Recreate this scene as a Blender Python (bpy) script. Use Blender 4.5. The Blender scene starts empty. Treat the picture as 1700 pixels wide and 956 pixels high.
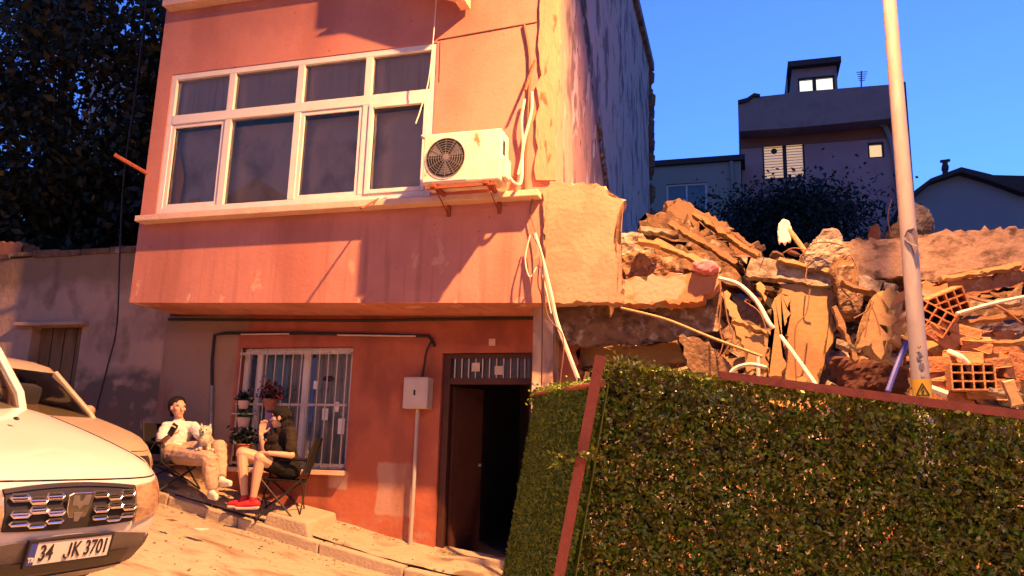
import bpy, bmesh, math, random
import numpy as np
from mathutils import Vector, Matrix, noise
R_ = math.radians
random.seed(7); rng = np.random.default_rng(7)
sc = bpy.context.scene
COL = sc.collection
# ------------------------------------------------------------------ camera
yaw, pit, rol = R_(16.2), R_(11.86), R_(1.58)
FW = Vector((-math.sin(yaw)*math.cos(pit), math.cos(yaw)*math.cos(pit), math.sin(pit)))
r0 = Vector((math.cos(yaw), math.sin(yaw), 0)); u0 = r0.cross(FW)
RT = r0*math.cos(rol)+u0*math.sin(rol); UP = RT.cross(FW)
CAM = Vector((0, -8, 1.1))
cd = bpy.data.cameras.new('camera'); cam = bpy.data.objects.new('camera', cd); COL.objects.link(cam)
m3 = Matrix((RT, UP, -FW)).transposed()
cam.matrix_world = Matrix.Translation(CAM) @ m3.to_4x4()
cd.sensor_width = 36; cd.lens = 1340/1700*36; cd.clip_end = 2000; cd.clip_start = .05
sc.camera = cam
# ------------------------------------------------------------------ sky (dusk)
W = bpy.data.worlds.new('World'); sc.world = W; W.use_nodes = True
nt = W.node_tree; nt.nodes.clear()
sky = nt.nodes.new('ShaderNodeTexSky'); sky.sky_type = 'NISHITA'; sky.sun_disc = False
sky.sun_elevation = R_(3.0); sky.sun_rotation = R_(200); sky.air_density = 1.0; sky.dust_density = .3; sky.ozone_density = 6.0
hs = nt.nodes.new('ShaderNodeHueSaturation'); hs.inputs['Saturation'].default_value = .91; hs.inputs['Value'].default_value = 1
bg = nt.nodes.new('ShaderNodeBackground'); bg.inputs['Strength'].default_value = .93
wo = nt.nodes.new('ShaderNodeOutputWorld')
nt.links.new(sky.outputs[0], hs.inputs['Color']); 
# gradient added to the sky: dimmer behind the camera, to cut ambient light
tcw = nt.nodes.new('ShaderNodeTexCoord'); sxw = nt.nodes.new('ShaderNodeSeparateXYZ'); nt.links.new(tcw.outputs['Generated'], sxw.inputs[0])
mrw = nt.nodes.new('ShaderNodeMapRange'); mrw.inputs['From Min'].default_value = -.2; mrw.inputs['From Max'].default_value = .75; mrw.inputs['To Min'].default_value = .45; mrw.inputs['To Max'].default_value = 1.0
nt.links.new(sxw.outputs[1], mrw.inputs[0]); vmw = nt.nodes.new('ShaderNodeVectorMath'); vmw.operation = 'SCALE'
tnw = nt.nodes.new('ShaderNodeVectorMath'); tnw.operation = 'MULTIPLY'; tnw.inputs[1].default_value = (.92, .86, 1.22); nt.links.new(hs.outputs[0], tnw.inputs[0]); nt.links.new(tnw.outputs[0], vmw.inputs[0]); nt.links.new(mrw.outputs[0], vmw.inputs['Scale']); nt.links.new(vmw.outputs[0], bg.inputs[0]); nt.links.new(bg.outputs[0], wo.inputs[0])
# ------------------------------------------------------------------ street lamp light (the photo is lit by sodium light from above the frame)
LAMP = Vector((1.1, -2.7, 9.0))
ld = bpy.data.lights.new('sodium_light', 'SPOT'); ld.energy = 17000; ld.color = (1, .43, .145); ld.shadow_soft_size = .09
ld.spot_size = R_(164); ld.spot_blend = .7
lo = bpy.data.objects.new('sodium_light', ld); lo.location = LAMP; COL.objects.link(lo)
lo.rotation_euler = Vector((-.25, -.42, -1)).to_track_quat('-Z', 'Y').to_euler()
ld2 = bpy.data.lights.new('added_fill_light', 'SPOT'); ld2.energy = 4200; ld2.color = (1, .47, .17); ld2.shadow_soft_size = .35
ld2.spot_size = R_(168); ld2.spot_blend = .4; lo2 = bpy.data.objects.new('added_fill_light', ld2); lo2.location = (6.5, -15.2, 8.4); COL.objects.link(lo2)  # unseen fill light added to lift the shaded surfaces
sc.view_settings.view_transform = 'Standard'; sc.view_settings.look = 'None'
sc.view_settings.exposure = 0; sc.view_settings.gamma = 1
# ------------------------------------------------------------------ helpers
def ray(x, y): return FW+RT*((x-850)/1340)+UP*((478-y)/1340)
def at(x, y, Y):
    d = ray(x, y); return CAM+d*((Y+8)/d.y)
def mat(name, cols, scale=3, rough=.85, bump=.3, bscale=40, metal=0, detail=6, stretch=(1,1,1), spec=.3, extra=None, coat=0):
    m = bpy.data.materials.new(name); m.use_nodes = True; t = m.node_tree; N = t.nodes; L = t.links
    b = N['Principled BSDF']; b.inputs['Roughness'].default_value = rough; b.inputs['Metallic'].default_value = metal
    b.inputs['Specular IOR Level'].default_value = spec; b.inputs['Coat Weight'].default_value = coat
    tc = N.new('ShaderNodeTexCoord'); mp = N.new('ShaderNodeMapping'); mp.inputs['Scale'].default_value = stretch
    L.new(tc.outputs['Object'], mp.inputs[0])
    n = N.new('ShaderNodeTexNoise'); n.inputs['Scale'].default_value = scale; n.inputs['Detail'].default_value = detail; n.inputs['Roughness'].default_value = .6
    L.new(mp.outputs[0], n.inputs['Vector'])
    r = N.new('ShaderNodeValToRGB'); L.new(n.outputs[0], r.inputs[0])
    if len(cols) == 1: cols = [cols[0], tuple(c*.85 for c in cols[0])]
    k = len(cols); e = r.color_ramp.elements
    for i, c in enumerate(cols):
        p = .3+.4*i/(k-1)
        if i < 2: el = e[i]; el.position = p
        else: el = e.new(p)
        el.color = (*c, 1)
    out = r.outputs[0]
    if extra: out = extra(t, out, tc)
    L.new(out, b.inputs['Base Color'])
    if bump:
        n2 = N.new('ShaderNodeTexNoise'); n2.inputs['Scale'].default_value = bscale; n2.inputs['Detail'].default_value = 8
        L.new(mp.outputs[0], n2.inputs['Vector'])
        bp = N.new('ShaderNodeBump'); bp.inputs['Strength'].default_value = bump; bp.inputs['Distance'].default_value = .02
        L.new(n2.outputs[0], bp.inputs['Height']); L.new(bp.outputs[0], b.inputs['Normal'])
    return m
def layer(t, under, over, mask):           # colour 'over' where mask is 1
    mx = t.nodes.new('ShaderNodeMix'); mx.data_type = 'RGBA'
    t.links.new(mask, mx.inputs[0]); t.links.new(under, mx.inputs[6])
    if isinstance(over, tuple): mx.inputs[7].default_value = (*over, 1)
    else: t.links.new(over, mx.inputs[7])
    return mx.outputs[2]
def noise_mask(t, tc, scale, lo, hi, stretch=(1,1,1), detail=5, dist=0):
    mp = t.nodes.new('ShaderNodeMapping'); mp.inputs['Scale'].default_value = stretch
    t.links.new(tc.outputs['Object'], mp.inputs[0])
    n = t.nodes.new('ShaderNodeTexNoise'); n.inputs['Scale'].default_value = scale; n.inputs['Detail'].default_value = detail; n.inputs['Distortion'].default_value = dist
    t.links.new(mp.outputs[0], n.inputs['Vector'])
    r = t.nodes.new('ShaderNodeMapRange'); r.inputs['From Min'].default_value = lo; r.inputs['From Max'].default_value = hi
    t.links.new(n.outputs[0], r.inputs[0]); return r.outputs[0]
def axis_mask(t, tc, a, b, c, lo, hi, wob=.0, wscale=1.5):   # smoothstep of a*x+b*y+c*z, edge wobbling by noise
    s = t.nodes.new('ShaderNodeSeparateXYZ'); t.links.new(tc.outputs['Object'], s.inputs[0])
    def mul(o, k):
        m = t.nodes.new('ShaderNodeMath'); m.operation = 'MULTIPLY'; t.links.new(o, m.inputs[0]); m.inputs[1].default_value = k; return m.outputs[0]
    def add(p, q):
        m = t.nodes.new('ShaderNodeMath'); m.operation = 'ADD'; t.links.new(p, m.inputs[0]); t.links.new(q, m.inputs[1]); return m.outputs[0]
    v = add(add(mul(s.outputs[0], a), mul(s.outputs[1], b)), mul(s.outputs[2], c))
    if wob:
        n = t.nodes.new('ShaderNodeTexNoise'); n.inputs['Scale'].default_value = wscale; n.inputs['Detail'].default_value = 6
        t.links.new(tc.outputs['Object'], n.inputs['Vector']); v = add(v, mul(n.outputs[0], wob))
    r = t.nodes.new('ShaderNodeMapRange'); r.inputs['From Min'].default_value = lo; r.inputs['From Max'].default_value = hi
    t.links.new(v, r.inputs[0]); return r.outputs[0]
def m_and(t, a, b):
    m = t.nodes.new('ShaderNodeMath'); m.operation = 'MULTIPLY'; t.links.new(a, m.inputs[0]); t.links.new(b, m.inputs[1]); return m.outputs[0]

def tag(o, label=None, cat=None, group=None, kind=None):
    if label: o['label'] = label
    if cat: o['category'] = cat
    if group: o['group'] = group
    if kind: o['kind'] = kind
    return o
def empty(name, loc=(0,0,0), rot=(0,0,0), label=None, cat=None, group=None):
    o = bpy.data.objects.new(name, None); COL.objects.link(o); o.location = loc; o.rotation_euler = rot; o.empty_display_size = .1
    return tag(o, label, cat, group)
def link(name, me, m=None, parent=None, smooth=False):
    o = bpy.data.objects.new(name, me); COL.objects.link(o)
    if m: me.materials.append(m)
    if parent: o.parent = parent
    if smooth:
        me.polygons.foreach_set('use_smooth', [True]*len(me.polygons))
    return o
def py_mesh(name, v, f, m=None, parent=None, smooth=False):
    me = bpy.data.meshes.new(name); me.from_pydata([tuple(p) for p in v], [], f); me.validate(); me.update()
    return link(name, me, m, parent, smooth)
def frames(pts):
    T = []
    for i in range(len(pts)):
        a = pts[max(i-1, 0)]; b = pts[min(i+1, len(pts)-1)]; T.append((b-a).normalized())
    n = T[0].orthogonal().normalized(); out = []
    for t_ in T:
        n = (n-t_*n.dot(t_)).normalized(); out.append((n, t_.cross(n)))
    return out
def catmull(P, k=6):
    P = [Vector(p) for p in P]
    if len(P) < 3: return P
    Q = [P[0]*2-P[1]]+P+[P[-1]*2-P[-2]]; out = []
    for i in range(1, len(Q)-2):
        for j in range(k):
            t = j/k; a, b, c, d = Q[i-1], Q[i], Q[i+1], Q[i+2]
            out.append(.5*((2*b)+(c-a)*t+(2*a-5*b+4*c-d)*t*t+(3*b-a-3*c+d)*t**3))
    out.append(P[-1]); return out
class MB:
    def __init__(s): s.b = bmesh.new()
    def box(s, c, size, rot=None, bev=0):
        M = Matrix.Translation(Vector(c)) @ (rot.to_4x4() if rot else Matrix.Identity(4)) @ Matrix.Diagonal((*size, 1))
        r = bmesh.ops.create_cube(s.b, size=1, matrix=M)
        if bev:
            es = {e for v in r['verts'] for e in v.link_edges}
            bmesh.ops.bevel(s.b, geom=list(es), offset=bev, segments=2, affect='EDGES', profile=.6)
        return s
    def bb(s, x0, x1, y0, y1, z0, z1, bev=0):
        return s.box(((x0+x1)/2, (y0+y1)/2, (z0+z1)/2), (abs(x1-x0), abs(y1-y0), abs(z1-z0)), bev=bev)
    def tube(s, pts, r, n=8, smooth=True, caps=True):
        P = [Vector(p) for p in pts]
        if smooth and len(P) > 2: P = catmull(P)
        k = len(P); fr = frames(P); rs = r if isinstance(r, (list, tuple)) else [r, r]
        rings = []
        for i, (p, (a, b)) in enumerate(zip(P, fr)):
            u = i/(k-1)*(len(rs)-1); j = min(int(u), len(rs)-2); rr = rs[j]+(rs[j+1]-rs[j])*(u-j)
            rings.append([s.b.verts.new(p+(a*math.cos(t)+b*math.sin(t))*rr) for t in [2*math.pi*q/n for q in range(n)]])
        for A, B in zip(rings, rings[1:]):
            for q in range(n): s.b.faces.new((A[q], A[(q+1) % n], B[(q+1) % n], B[q]))
        if caps: s.b.faces.new(rings[0][::-1]); s.b.faces.new(rings[-1])
        return s
    def prism(s, poly, vec):
        P = [s.b.verts.new(Vector(p)) for p in poly]; Q = [s.b.verts.new(Vector(p)+Vector(vec)) for p in poly]
        n = len(P); s.b.faces.new(P); s.b.faces.new(Q[::-1])
        for i in range(n): s.b.faces.new((P[(i+1) % n], P[i], Q[i], Q[(i+1) % n]))
        return s
    def ball(s, c, r, sub=2, sc_=(1,1,1), rot=None):
        M = Matrix.Translation(Vector(c)) @ (rot.to_4x4() if rot else Matrix.Identity(4)) @ Matrix.Diagonal((r*sc_[0], r*sc_[1], r*sc_[2], 1))
        bmesh.ops.create_icosphere(s.b, subdivisions=sub, radius=1, matrix=M); return s
    def cyl(s, a, b, r1, r2=None, n=24):
        return s.tube([a, b], [r1, r2 if r2 is not None else r1], n=n)
    def build(s, name, m, parent=None, smooth=False):
        bmesh.ops.recalc_face_normals(s.b, faces=s.b.faces)
        me = bpy.data.meshes.new(name); s.b.to_mesh(me); s.b.free()
        if smooth:
            return auto_smooth(link(name, me, m, parent, True))
        return link(name, me, m, parent)
def auto_smooth(o, deg=40):
    me = o.data; bm = bmesh.new(); bm.from_mesh(me)
    for e in bm.edges:
        if len(e.link_faces) == 2 and e.calc_face_angle(0) > R_(deg): e.smooth = False
    bm.to_mesh(me); bm.free(); return o
def bake(o):                                # apply modifiers without operators
    dg = bpy.context.evaluated_depsgraph_get(); me = bpy.data.meshes.new_from_object(o.evaluated_get(dg))
    old = o.data; o.modifiers.clear(); o.data = me; me.name = o.name; bpy.data.meshes.remove(old)
    return o
def tree_children(o): return [c for c in bpy.data.objects if c.parent == o]
def copy_tree(o, parent=None):
    c = o.copy(); COL.objects.link(c); c.parent = parent
    for ch in tree_children(o): copy_tree(ch, c)
    return c
def wall(name, x0, x1, z0, z1, y0, y1, holes, m, parent, swap=False, step=0):
    """wall slab in the xz plane with rectangular holes (x0,x1,z0,z1), reveals included; swap -> plane yz"""
    xs = sorted({x0, x1, *[h[0] for h in holes], *[h[1] for h in holes]}); zs = sorted({z0, z1, *[h[2] for h in holes], *[h[3] for h in holes]})
    b = bmesh.new(); solid = {}
    for i in range(len(xs)-1):
        for j in range(len(zs)-1):
            cx, cz = (xs[i]+xs[i+1])/2, (zs[j]+zs[j+1])/2
            solid[i, j] = not any(h[0] < cx < h[1] and h[2] < cz < h[3] for h in holes)
    P = lambda x, y, z: (y, x, z) if swap else (x, y, z)
    def q(a): b.faces.new([b.verts.new(P(*p)) for p in a])
    for (i, j), s in solid.items():
        if not s: continue
        a, c, d, e = xs[i], xs[i+1], zs[j], zs[j+1]
        q([(a, y0, d), (c, y0, d), (c, y0, e), (a, y0, e)]); q([(a, y1, d), (a, y1, e), (c, y1, e), (c, y1, d)])
        for di, dj, pts in ((-1, 0, [(a, d), (a, e)]), (1, 0, [(c, d), (c, e)]), (0, -1, [(a, d), (c, d)]), (0, 1, [(a, e), (c, e)])):
            if not solid.get((i+di, j+dj), False):
                (p, r), (s_, t) = pts; q([(p, y0, r), (s_, y0, t), (s_, y1, t), (p, y1, r)])
    bmesh.ops.remove_doubles(b, verts=b.verts, dist=1e-5); bmesh.ops.recalc_face_normals(b, faces=b.faces)
    me = bpy.data.meshes.new(name); b.to_mesh(me); b.free()
    return link(name, me, m, parent)
def jag(poly, step=.08, amp=.02):
    out = []
    n = len(poly)
    for i in range(n):
        a, b = Vector(poly[i]), Vector(poly[(i+1) % n]); k = max(1, int((b-a).length/step)); d = (b-a).normalized()
        for j in range(k):
            p = a.lerp(b, j/k)
            if j: p = p+Vector((-d.z, 0, d.x))*random.gauss(0, amp)
            out.append(p)
    return out
def slab(name, pix, Y, th, m, parent=None, back=(0, 1, -.15), vox=.022, amp=.014, jg=.02, freq=4, plate=None):
    """broken slab: real 3-D block whose front edge runs through the given points, rough all over"""
    P = [at(p[0], p[1], p[2] if len(p) > 2 else Y) for p in pix]
    if plate is None: plate = name not in ('masonry_chunk', 'dark_cloth', 'pink_cloth', 'white_rag', 'concrete_column')
    if plate:
        P = jag(P, .045, min(jg, .02)*.75); mb = MB(); n = len(P); K = max(2, int(th/.05)); bk = Vector(back)*th; cen = sum(P, Vector())/n; rings = []
        lump = [random.gauss(0, 1) for _ in range(n)]
        for k in range(K+1):
            rings.append([mb.b.verts.new(p+bk*(k/K)+(p-cen).normalized()*(random.gauss(0, amp*.8)+.8*amp*noise.noise((p+bk*(k/K))*6)-(.012 if k in (0, K) else 0))) for p in P])
        mb.b.faces.new(rings[0]); mb.b.faces.new(rings[-1][::-1])
        for A_, B_ in zip(rings, rings[1:]):
            for i in range(n): mb.b.faces.new((A_[(i+1) % n], A_[i], B_[i], B_[(i+1) % n]))
        bmesh.ops.triangulate(mb.b, faces=[f for f in mb.b.faces if len(f.verts) > 4])
        return mb.build(name, m, parent)
    P = jag(P, .09, jg); mb = MB(); mb.prism(P, Vector(back)*th)
    bmesh.ops.triangulate(mb.b, faces=[f for f in mb.b.faces if len(f.verts) > 4])
    o = mb.build(name, m, parent)
    rm = o.modifiers.new('r', 'REMESH'); rm.mode = 'VOXEL'; rm.voxel_size = vox
    bake(o); me = o.data; n = len(me.vertices); off = random.random()*50
    no = [v.normal.copy() for v in me.vertices]
    for v, q in zip(me.vertices, no):
        p = v.co*freq+Vector((off, 0, 0)); dd = noise.voronoi(v.co*9+Vector((off, 0, 0)))[0]
        v.co += q*(noise.noise(p)*amp*.7+(dd[0]-.35)*amp*.75+abs(noise.noise(p*4.1))*amp*.5)
    return o
# ------------------------------------------------------------------ materials
M = {}
def facade_extra(t, c, tc):
    c = layer(t, c, (.40, .155, .12), noise_mask(t, tc, 1.1, .50, .72, (1, 1, .35)))
    c = layer(t, c, (.36, .15, .115), m_and(t, noise_mask(t, tc, 3.0, .52, .74, (2.6, 1, .13), 8), axis_mask(t, tc, 0, 0, -1, -3.85, -3.2)))
    c = layer(t, c, (.20, .08, .06), noise_mask(t, tc, 19, .70, .73, (1, 1, 1), 3))
    c = layer(t, c, (.66, .36, .25), m_and(t, noise_mask(t, tc, 2.3, .62, .66, (1.4, 1, 1), 8, .6), axis_mask(t, tc, 0, 0, -1, -3.6, -3.0)))
    return c
M['pink'] = mat('pink_plaster', [(.50, .205, .155), (.56, .24, .19), (.46, .19, .15)], 1.2, .9, .18, 25, extra=facade_extra)
def low_extra(t, c, tc):
    beige = m_and(t, axis_mask(t, tc, -1, 0, 0, 6.16, 6.20, .0), axis_mask(t, tc, 0, 0, 1, -5, -4))
    band = m_and(t, axis_mask(t, tc, -1, 0, 0, 6.02, 6.07), axis_mask(t, tc, 0, 0, 1, 2.56, 2.6))
    c = layer(t, c, (.34, .23, .16), beige); c = layer(t, c, (.30, .20, .13), band)
    def rect(x0, x1, z0, z1, w=.12):
        a = axis_mask(t, tc, 1, 0, 0, x0+w/2, x0+w/2+.03, w, 4); b = axis_mask(t, tc, -1, 0, 0, -x1+w/2, -x1+w/2+.03, w, 4)
        d = axis_mask(t, tc, 0, 0, 1, z0+w/2, z0+w/2+.03, w, 4); e = axis_mask(t, tc, 0, 0, -1, -z1+w/2, -z1+w/2+.03, w, 4)
        return m_and(t, m_and(t, a, b), m_and(t, d, e))
    c = layer(t, c, (.44, .26, .20), rect(-4.16, -3.64, .40, 1.02, .14)); c = layer(t, c, (.50, .32, .25), rect(-4.78, -4.52, .68, .88, .12))
    c = layer(t, c, (.40, .30, .22), m_and(t, noise_mask(t, tc, 6, .45, .6), axis_mask(t, tc, 0, 0, -1, -.75, -.3, -.5, 3)))
    c = layer(t, c, (.23, .075, .045), noise_mask(t, tc, 2.2, .5, .7, (1, 1, .4)))
    return c
M['lowred'] = mat('lower_red_plaster', [(.36, .105, .062), (.42, .13, .075), (.31, .088, .052)], 1.6, .85, .25, 18, extra=low_extra)
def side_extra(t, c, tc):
    # scar line left by the lost neighbour: y + .. z ; darker, pinker tone below it, paler tone above
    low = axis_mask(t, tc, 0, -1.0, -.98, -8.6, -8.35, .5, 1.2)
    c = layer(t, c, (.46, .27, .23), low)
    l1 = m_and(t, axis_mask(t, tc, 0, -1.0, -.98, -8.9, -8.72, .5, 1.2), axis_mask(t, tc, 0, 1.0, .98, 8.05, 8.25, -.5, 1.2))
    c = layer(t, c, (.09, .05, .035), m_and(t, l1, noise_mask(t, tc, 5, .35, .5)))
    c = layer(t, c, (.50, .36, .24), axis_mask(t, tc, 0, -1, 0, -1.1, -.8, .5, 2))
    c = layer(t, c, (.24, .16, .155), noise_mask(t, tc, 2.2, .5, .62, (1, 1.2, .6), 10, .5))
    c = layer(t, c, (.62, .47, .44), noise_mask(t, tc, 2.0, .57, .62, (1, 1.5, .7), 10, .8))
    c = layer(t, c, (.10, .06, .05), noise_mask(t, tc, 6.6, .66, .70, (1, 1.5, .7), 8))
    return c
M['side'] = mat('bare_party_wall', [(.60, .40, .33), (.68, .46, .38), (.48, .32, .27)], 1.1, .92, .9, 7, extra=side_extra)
def peel(t, c, tc):
    c = layer(t, c, (.47, .28, .19), noise_mask(t, tc, 2.2, .48, .56, (1, 1, 1), 6, .4)); return layer(t, c, (.3, .17, .1), noise_mask(t, tc, 7, .68, .72))
M['peach'] = mat('peach_plaster', [(.40, .225, .15), (.44, .25, .17)], 1.5, .9, .4, 20, extra=peel)
M['cornerp'] = mat('corner_plaster', [(.46, .30, .18), (.50, .27, .18), (.40, .27, .16)], 2.5, .9, .6, 15, stretch=(1,1,.4), extra=lambda t, c, tc: layer(t, c, (.22, .12, .07), noise_mask(t, tc, 5, .62, .68, (2, 2, .6))))
def garden_extra(t, c, tc):
    c = layer(t, c, (.30, .20, .11), axis_mask(t, tc, 0, 0, 1, 3.35, 3.6, .4, 3))
    c = layer(t, c, (.17, .13, .10), m_and(t, axis_mask(t, tc, 0, 0, -1, -1.9, -1.75, .5, 2), noise_mask(t, tc, 3, .38, .5)))
    return layer(t, c, (.19, .125, .09), noise_mask(t, tc, 2.4, .54, .72, (1, 1, .7), 9))
M['garden'] = mat('old_wall_render', [(.44, .30, .22), (.52, .35, .24), (.38, .26, .19)], 1.3, .95, .9, 9, extra=garden_extra)
M['white'] = mat('white_pvc', [(.78, .76, .72), (.70, .67, .62)], 6, .35, .05, 30)
M['sill'] = mat('painted_sill', [(.72, .55, .42), (.62, .42, .32)], 5, .8, .3, 30)
M['conc'] = mat('broken_concrete', [(.29, .25, .21), (.37, .32, .27), (.22, .185, .15)], 4, .95, .9, 30, extra=lambda t, c, tc: layer(t, c, (.15, .105, .075), noise_mask(t, tc, 3.3, .52, .66)))
M['beam'] = mat('orange_brown_concrete', [(.36, .24, .17), (.44, .31, .22), (.27, .17, .12)], 3, .95, .9, 22, extra=lambda t, c, tc: layer(t, c, (.13, .08, .055), noise_mask(t, tc, 4, .58, .66)))
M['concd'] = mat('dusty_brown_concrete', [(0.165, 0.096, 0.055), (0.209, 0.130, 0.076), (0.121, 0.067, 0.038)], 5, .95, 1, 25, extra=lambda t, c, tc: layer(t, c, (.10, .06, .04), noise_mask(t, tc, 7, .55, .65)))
M['plast'] = mat('tan_plaster_panel', [(0.310, 0.202, 0.100), (0.347, 0.235, 0.130)], 2, .9, .3, 20, extra=lambda t, c, tc: layer(t, c, (.30, .18, .10), noise_mask(t, tc, 3, .56, .64)))
M['orangep'] = mat('orange_painted_parapet', [(0.464, 0.202, 0.099), (0.432, 0.173, 0.086), (0.480, 0.259, 0.145)], 2, .9, .4, 18, extra=lambda t, c, tc: layer(t, c, (.40, .30, .22), noise_mask(t, tc, 3, .5, .54)))
M['brick'] = mat('red_clay_brick', [(0.384, 0.150, 0.063), (0.432, 0.195, 0.091), (0.320, 0.128, 0.063)], 7, .9, .5, 40)
M['brick2'] = mat('pale_clay_brick', [(0.440, 0.244, 0.122), (0.400, 0.192, 0.088)], 7, .9, .5, 40)
M['tile'] = mat('clay_roof_tile', [(0.273, 0.099, 0.050), (0.312, 0.149, 0.080), (0.195, 0.083, 0.050)], 9, .9, .7, 30)
M['dirt'] = mat('rubble_dirt', [(.16, .11, .075), (.24, .17, .12), (.10, .07, .05)], 4, 1, 1, 14)
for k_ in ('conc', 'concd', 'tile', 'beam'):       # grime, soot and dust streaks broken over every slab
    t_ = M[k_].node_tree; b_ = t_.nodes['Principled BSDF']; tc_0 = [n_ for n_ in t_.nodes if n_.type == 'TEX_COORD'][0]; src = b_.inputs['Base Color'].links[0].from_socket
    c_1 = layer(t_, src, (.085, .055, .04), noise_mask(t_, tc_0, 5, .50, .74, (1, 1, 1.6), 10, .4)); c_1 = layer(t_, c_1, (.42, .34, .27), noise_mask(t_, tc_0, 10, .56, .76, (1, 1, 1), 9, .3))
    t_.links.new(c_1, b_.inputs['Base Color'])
M['wood'] = mat('old_timber', [(.30, .18, .10), (.22, .13, .07)], 4, .8, .4, 20, stretch=(1, 1, 8))
M['palewood'] = mat('pale_timber', [(0.440, 0.300, 0.154), (0.368, 0.247, 0.126)], 4, .75, .3, 20)
M['rust'] = mat('rusty_red_steel', [(.26, .065, .035), (.32, .09, .05), (.20, .05, .03)], 8, .65, .3, 40)
M['rebar'] = mat('rebar', [(.20, .10, .06)], 8, .7, .2, 40)
M['cable'] = mat('black_cable', [(.03, .028, .03)], 8, .6, 0)
M['cableb'] = mat('brown_cable', [(.16, .09, .06)], 8, .6, 0)
M['cablew'] = mat('white_cable', [(.65, .58, .50)], 8, .5, 0)
M['pipew'] = mat('white_plastic_pipe', [(.72, .66, .56), (.62, .54, .44)], 8, .45, .1)
M['blue'] = mat('blue_plastic', [(.06, .08, .42)], 8, .45, 0)
M['acw'] = mat('ac_casing_paint', [(.72, .66, .54), (.78, .73, .62), (.66, .56, .42)], 3, .45, .08, 30, extra=lambda t, c, tc: layer(t, c, (.40, .24, .12), noise_mask(t, tc, 6, .66, .72)))
M['dark'] = mat('black_rubber', [(.02, .02, .02), (.035, .033, .03)], 6, .7, .1)
M['black'] = mat('black_plastic', [(.025, .024, .024)], 6, .4, 0)
M['grey'] = mat('grey_metal', [(.28, .27, .26), (.22, .21, .20)], 8, .5, .1, metal=.5)
M['galv'] = mat('galvanised_steel', [(.50, .46, .42), (.42, .38, .36), (.56, .52, .48)], 5, .6, .12, 20, metal=.15, stretch=(1, 1, .3))
M['metalbox'] = mat('meter_box_paint', [(.55, .50, .45), (.48, .42, .36)], 5, .55, .1)
M['road'] = mat('dusty_road', [(.36, .30, .22), (.42, .35, .26), (.28, .23, .17)], 3.5, .95, .9, 12, extra=lambda t, c, tc: layer(t, layer(t, c, (.20, .15, .105), noise_mask(t, tc, 1.3, .54, .66, (1, 2, 1), 10, .5)), (.12, .09, .07), noise_mask(t, tc, 17, .66, .70)))
M['pave'] = mat('dusty_pavement', [(.34, .28, .20), (.42, .34, .25), (.26, .20, .14)], 3.2, .95, .8, 16, extra=lambda t, c, tc: layer(t, c, (.17, .13, .09), noise_mask(t, tc, 2.2, .56, .64)))
M['kerb'] = mat('kerb_concrete', [(.38, .31, .23), (.46, .38, .29)], 4, .9, .5, 30)
M['door'] = mat('old_wooden_door', [(.17, .10, .05), (.24, .15, .07), (.10, .06, .04)], 4, .8, .6, 14, stretch=(1, 1, .3))
M['brownp'] = mat('brown_door_paint', [(.085, .032, .02), (.06, .024, .018)], 5, .5, .1)
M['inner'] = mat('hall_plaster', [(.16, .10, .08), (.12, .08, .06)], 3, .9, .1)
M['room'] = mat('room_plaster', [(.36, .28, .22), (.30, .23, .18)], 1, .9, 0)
M['net'] = mat('net_curtain', [(.66, .48, .35), (.74, .56, .42), (.56, .40, .28)], 9, .95, .2, 20, stretch=(1.5, 1.5, .1))
M['net2'] = mat('thin_grey_curtain', [(.62, .50, .42), (.74, .60, .50), (.36, .28, .22)], 1.7, .95, .1, 20, stretch=(1, 1, .8))
M['orefl'] = mat('orange_reflection', [(.75, .38, .07), (.66, .30, .06)], 9, .9, .2, 20, stretch=(4, 4, .1))  # colour of the painted reflection behind the leftmost pane
M['greycurt'] = mat('grey_curtain', [(.34, .33, .34), (.42, .41, .42), (.28, .27, .28)], 7, .95, .3, 20, stretch=(5, 5, .1))
M['bluecurt'] = mat('blue_curtain', [(.08, .26, .46), (.20, .42, .60), (.05, .15, .30)], 7, .9, .3, 20, stretch=(6, 6, .1))
def glass(name, tint=(.93, .92, .90), f=.06, rough=.02):
    m = bpy.data.materials.new(name); m.use_nodes = True; t = m.node_tree; t.nodes.clear(); N = t.nodes
    tr = N.new('ShaderNodeBsdfTransparent'); tr.inputs[0].default_value = (*tint, 1)
    gl = N.new('ShaderNodeBsdfGlossy'); gl.inputs['Roughness'].default_value = rough
    fr = N.new('ShaderNodeLayerWeight'); fr.inputs[0].default_value = .25
    ad = N.new('ShaderNodeMath'); ad.operation = 'ADD'; ad.inputs[1].default_value = f; t.links.new(fr.outputs['Fresnel'], ad.inputs[0])
    mx = N.new('ShaderNodeMixShader'); o = N.new('ShaderNodeOutputMaterial')
    t.links.new(ad.outputs[0], mx.inputs[0]); t.links.new(tr.outputs[0], mx.inputs[1]); t.links.new(gl.outputs[0], mx.inputs[2]); t.links.new(mx.outputs[0], o.inputs[0])
    return m
M['glass'] = glass('window_glass'); M['cglass'] = glass('car_glass', (.5, .52, .48), .06)
def emis(name, col, s):
    m = bpy.data.materials.new(name); m.use_nodes = True; b = m.node_tree.nodes['Principled BSDF']
    b.inputs['Base Color'].default_value = (*[c*.5 for c in col], 1); b.inputs['Emission Color'].default_value = (*col, 1); b.inputs['Emission Strength'].default_value = s
    return m
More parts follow.
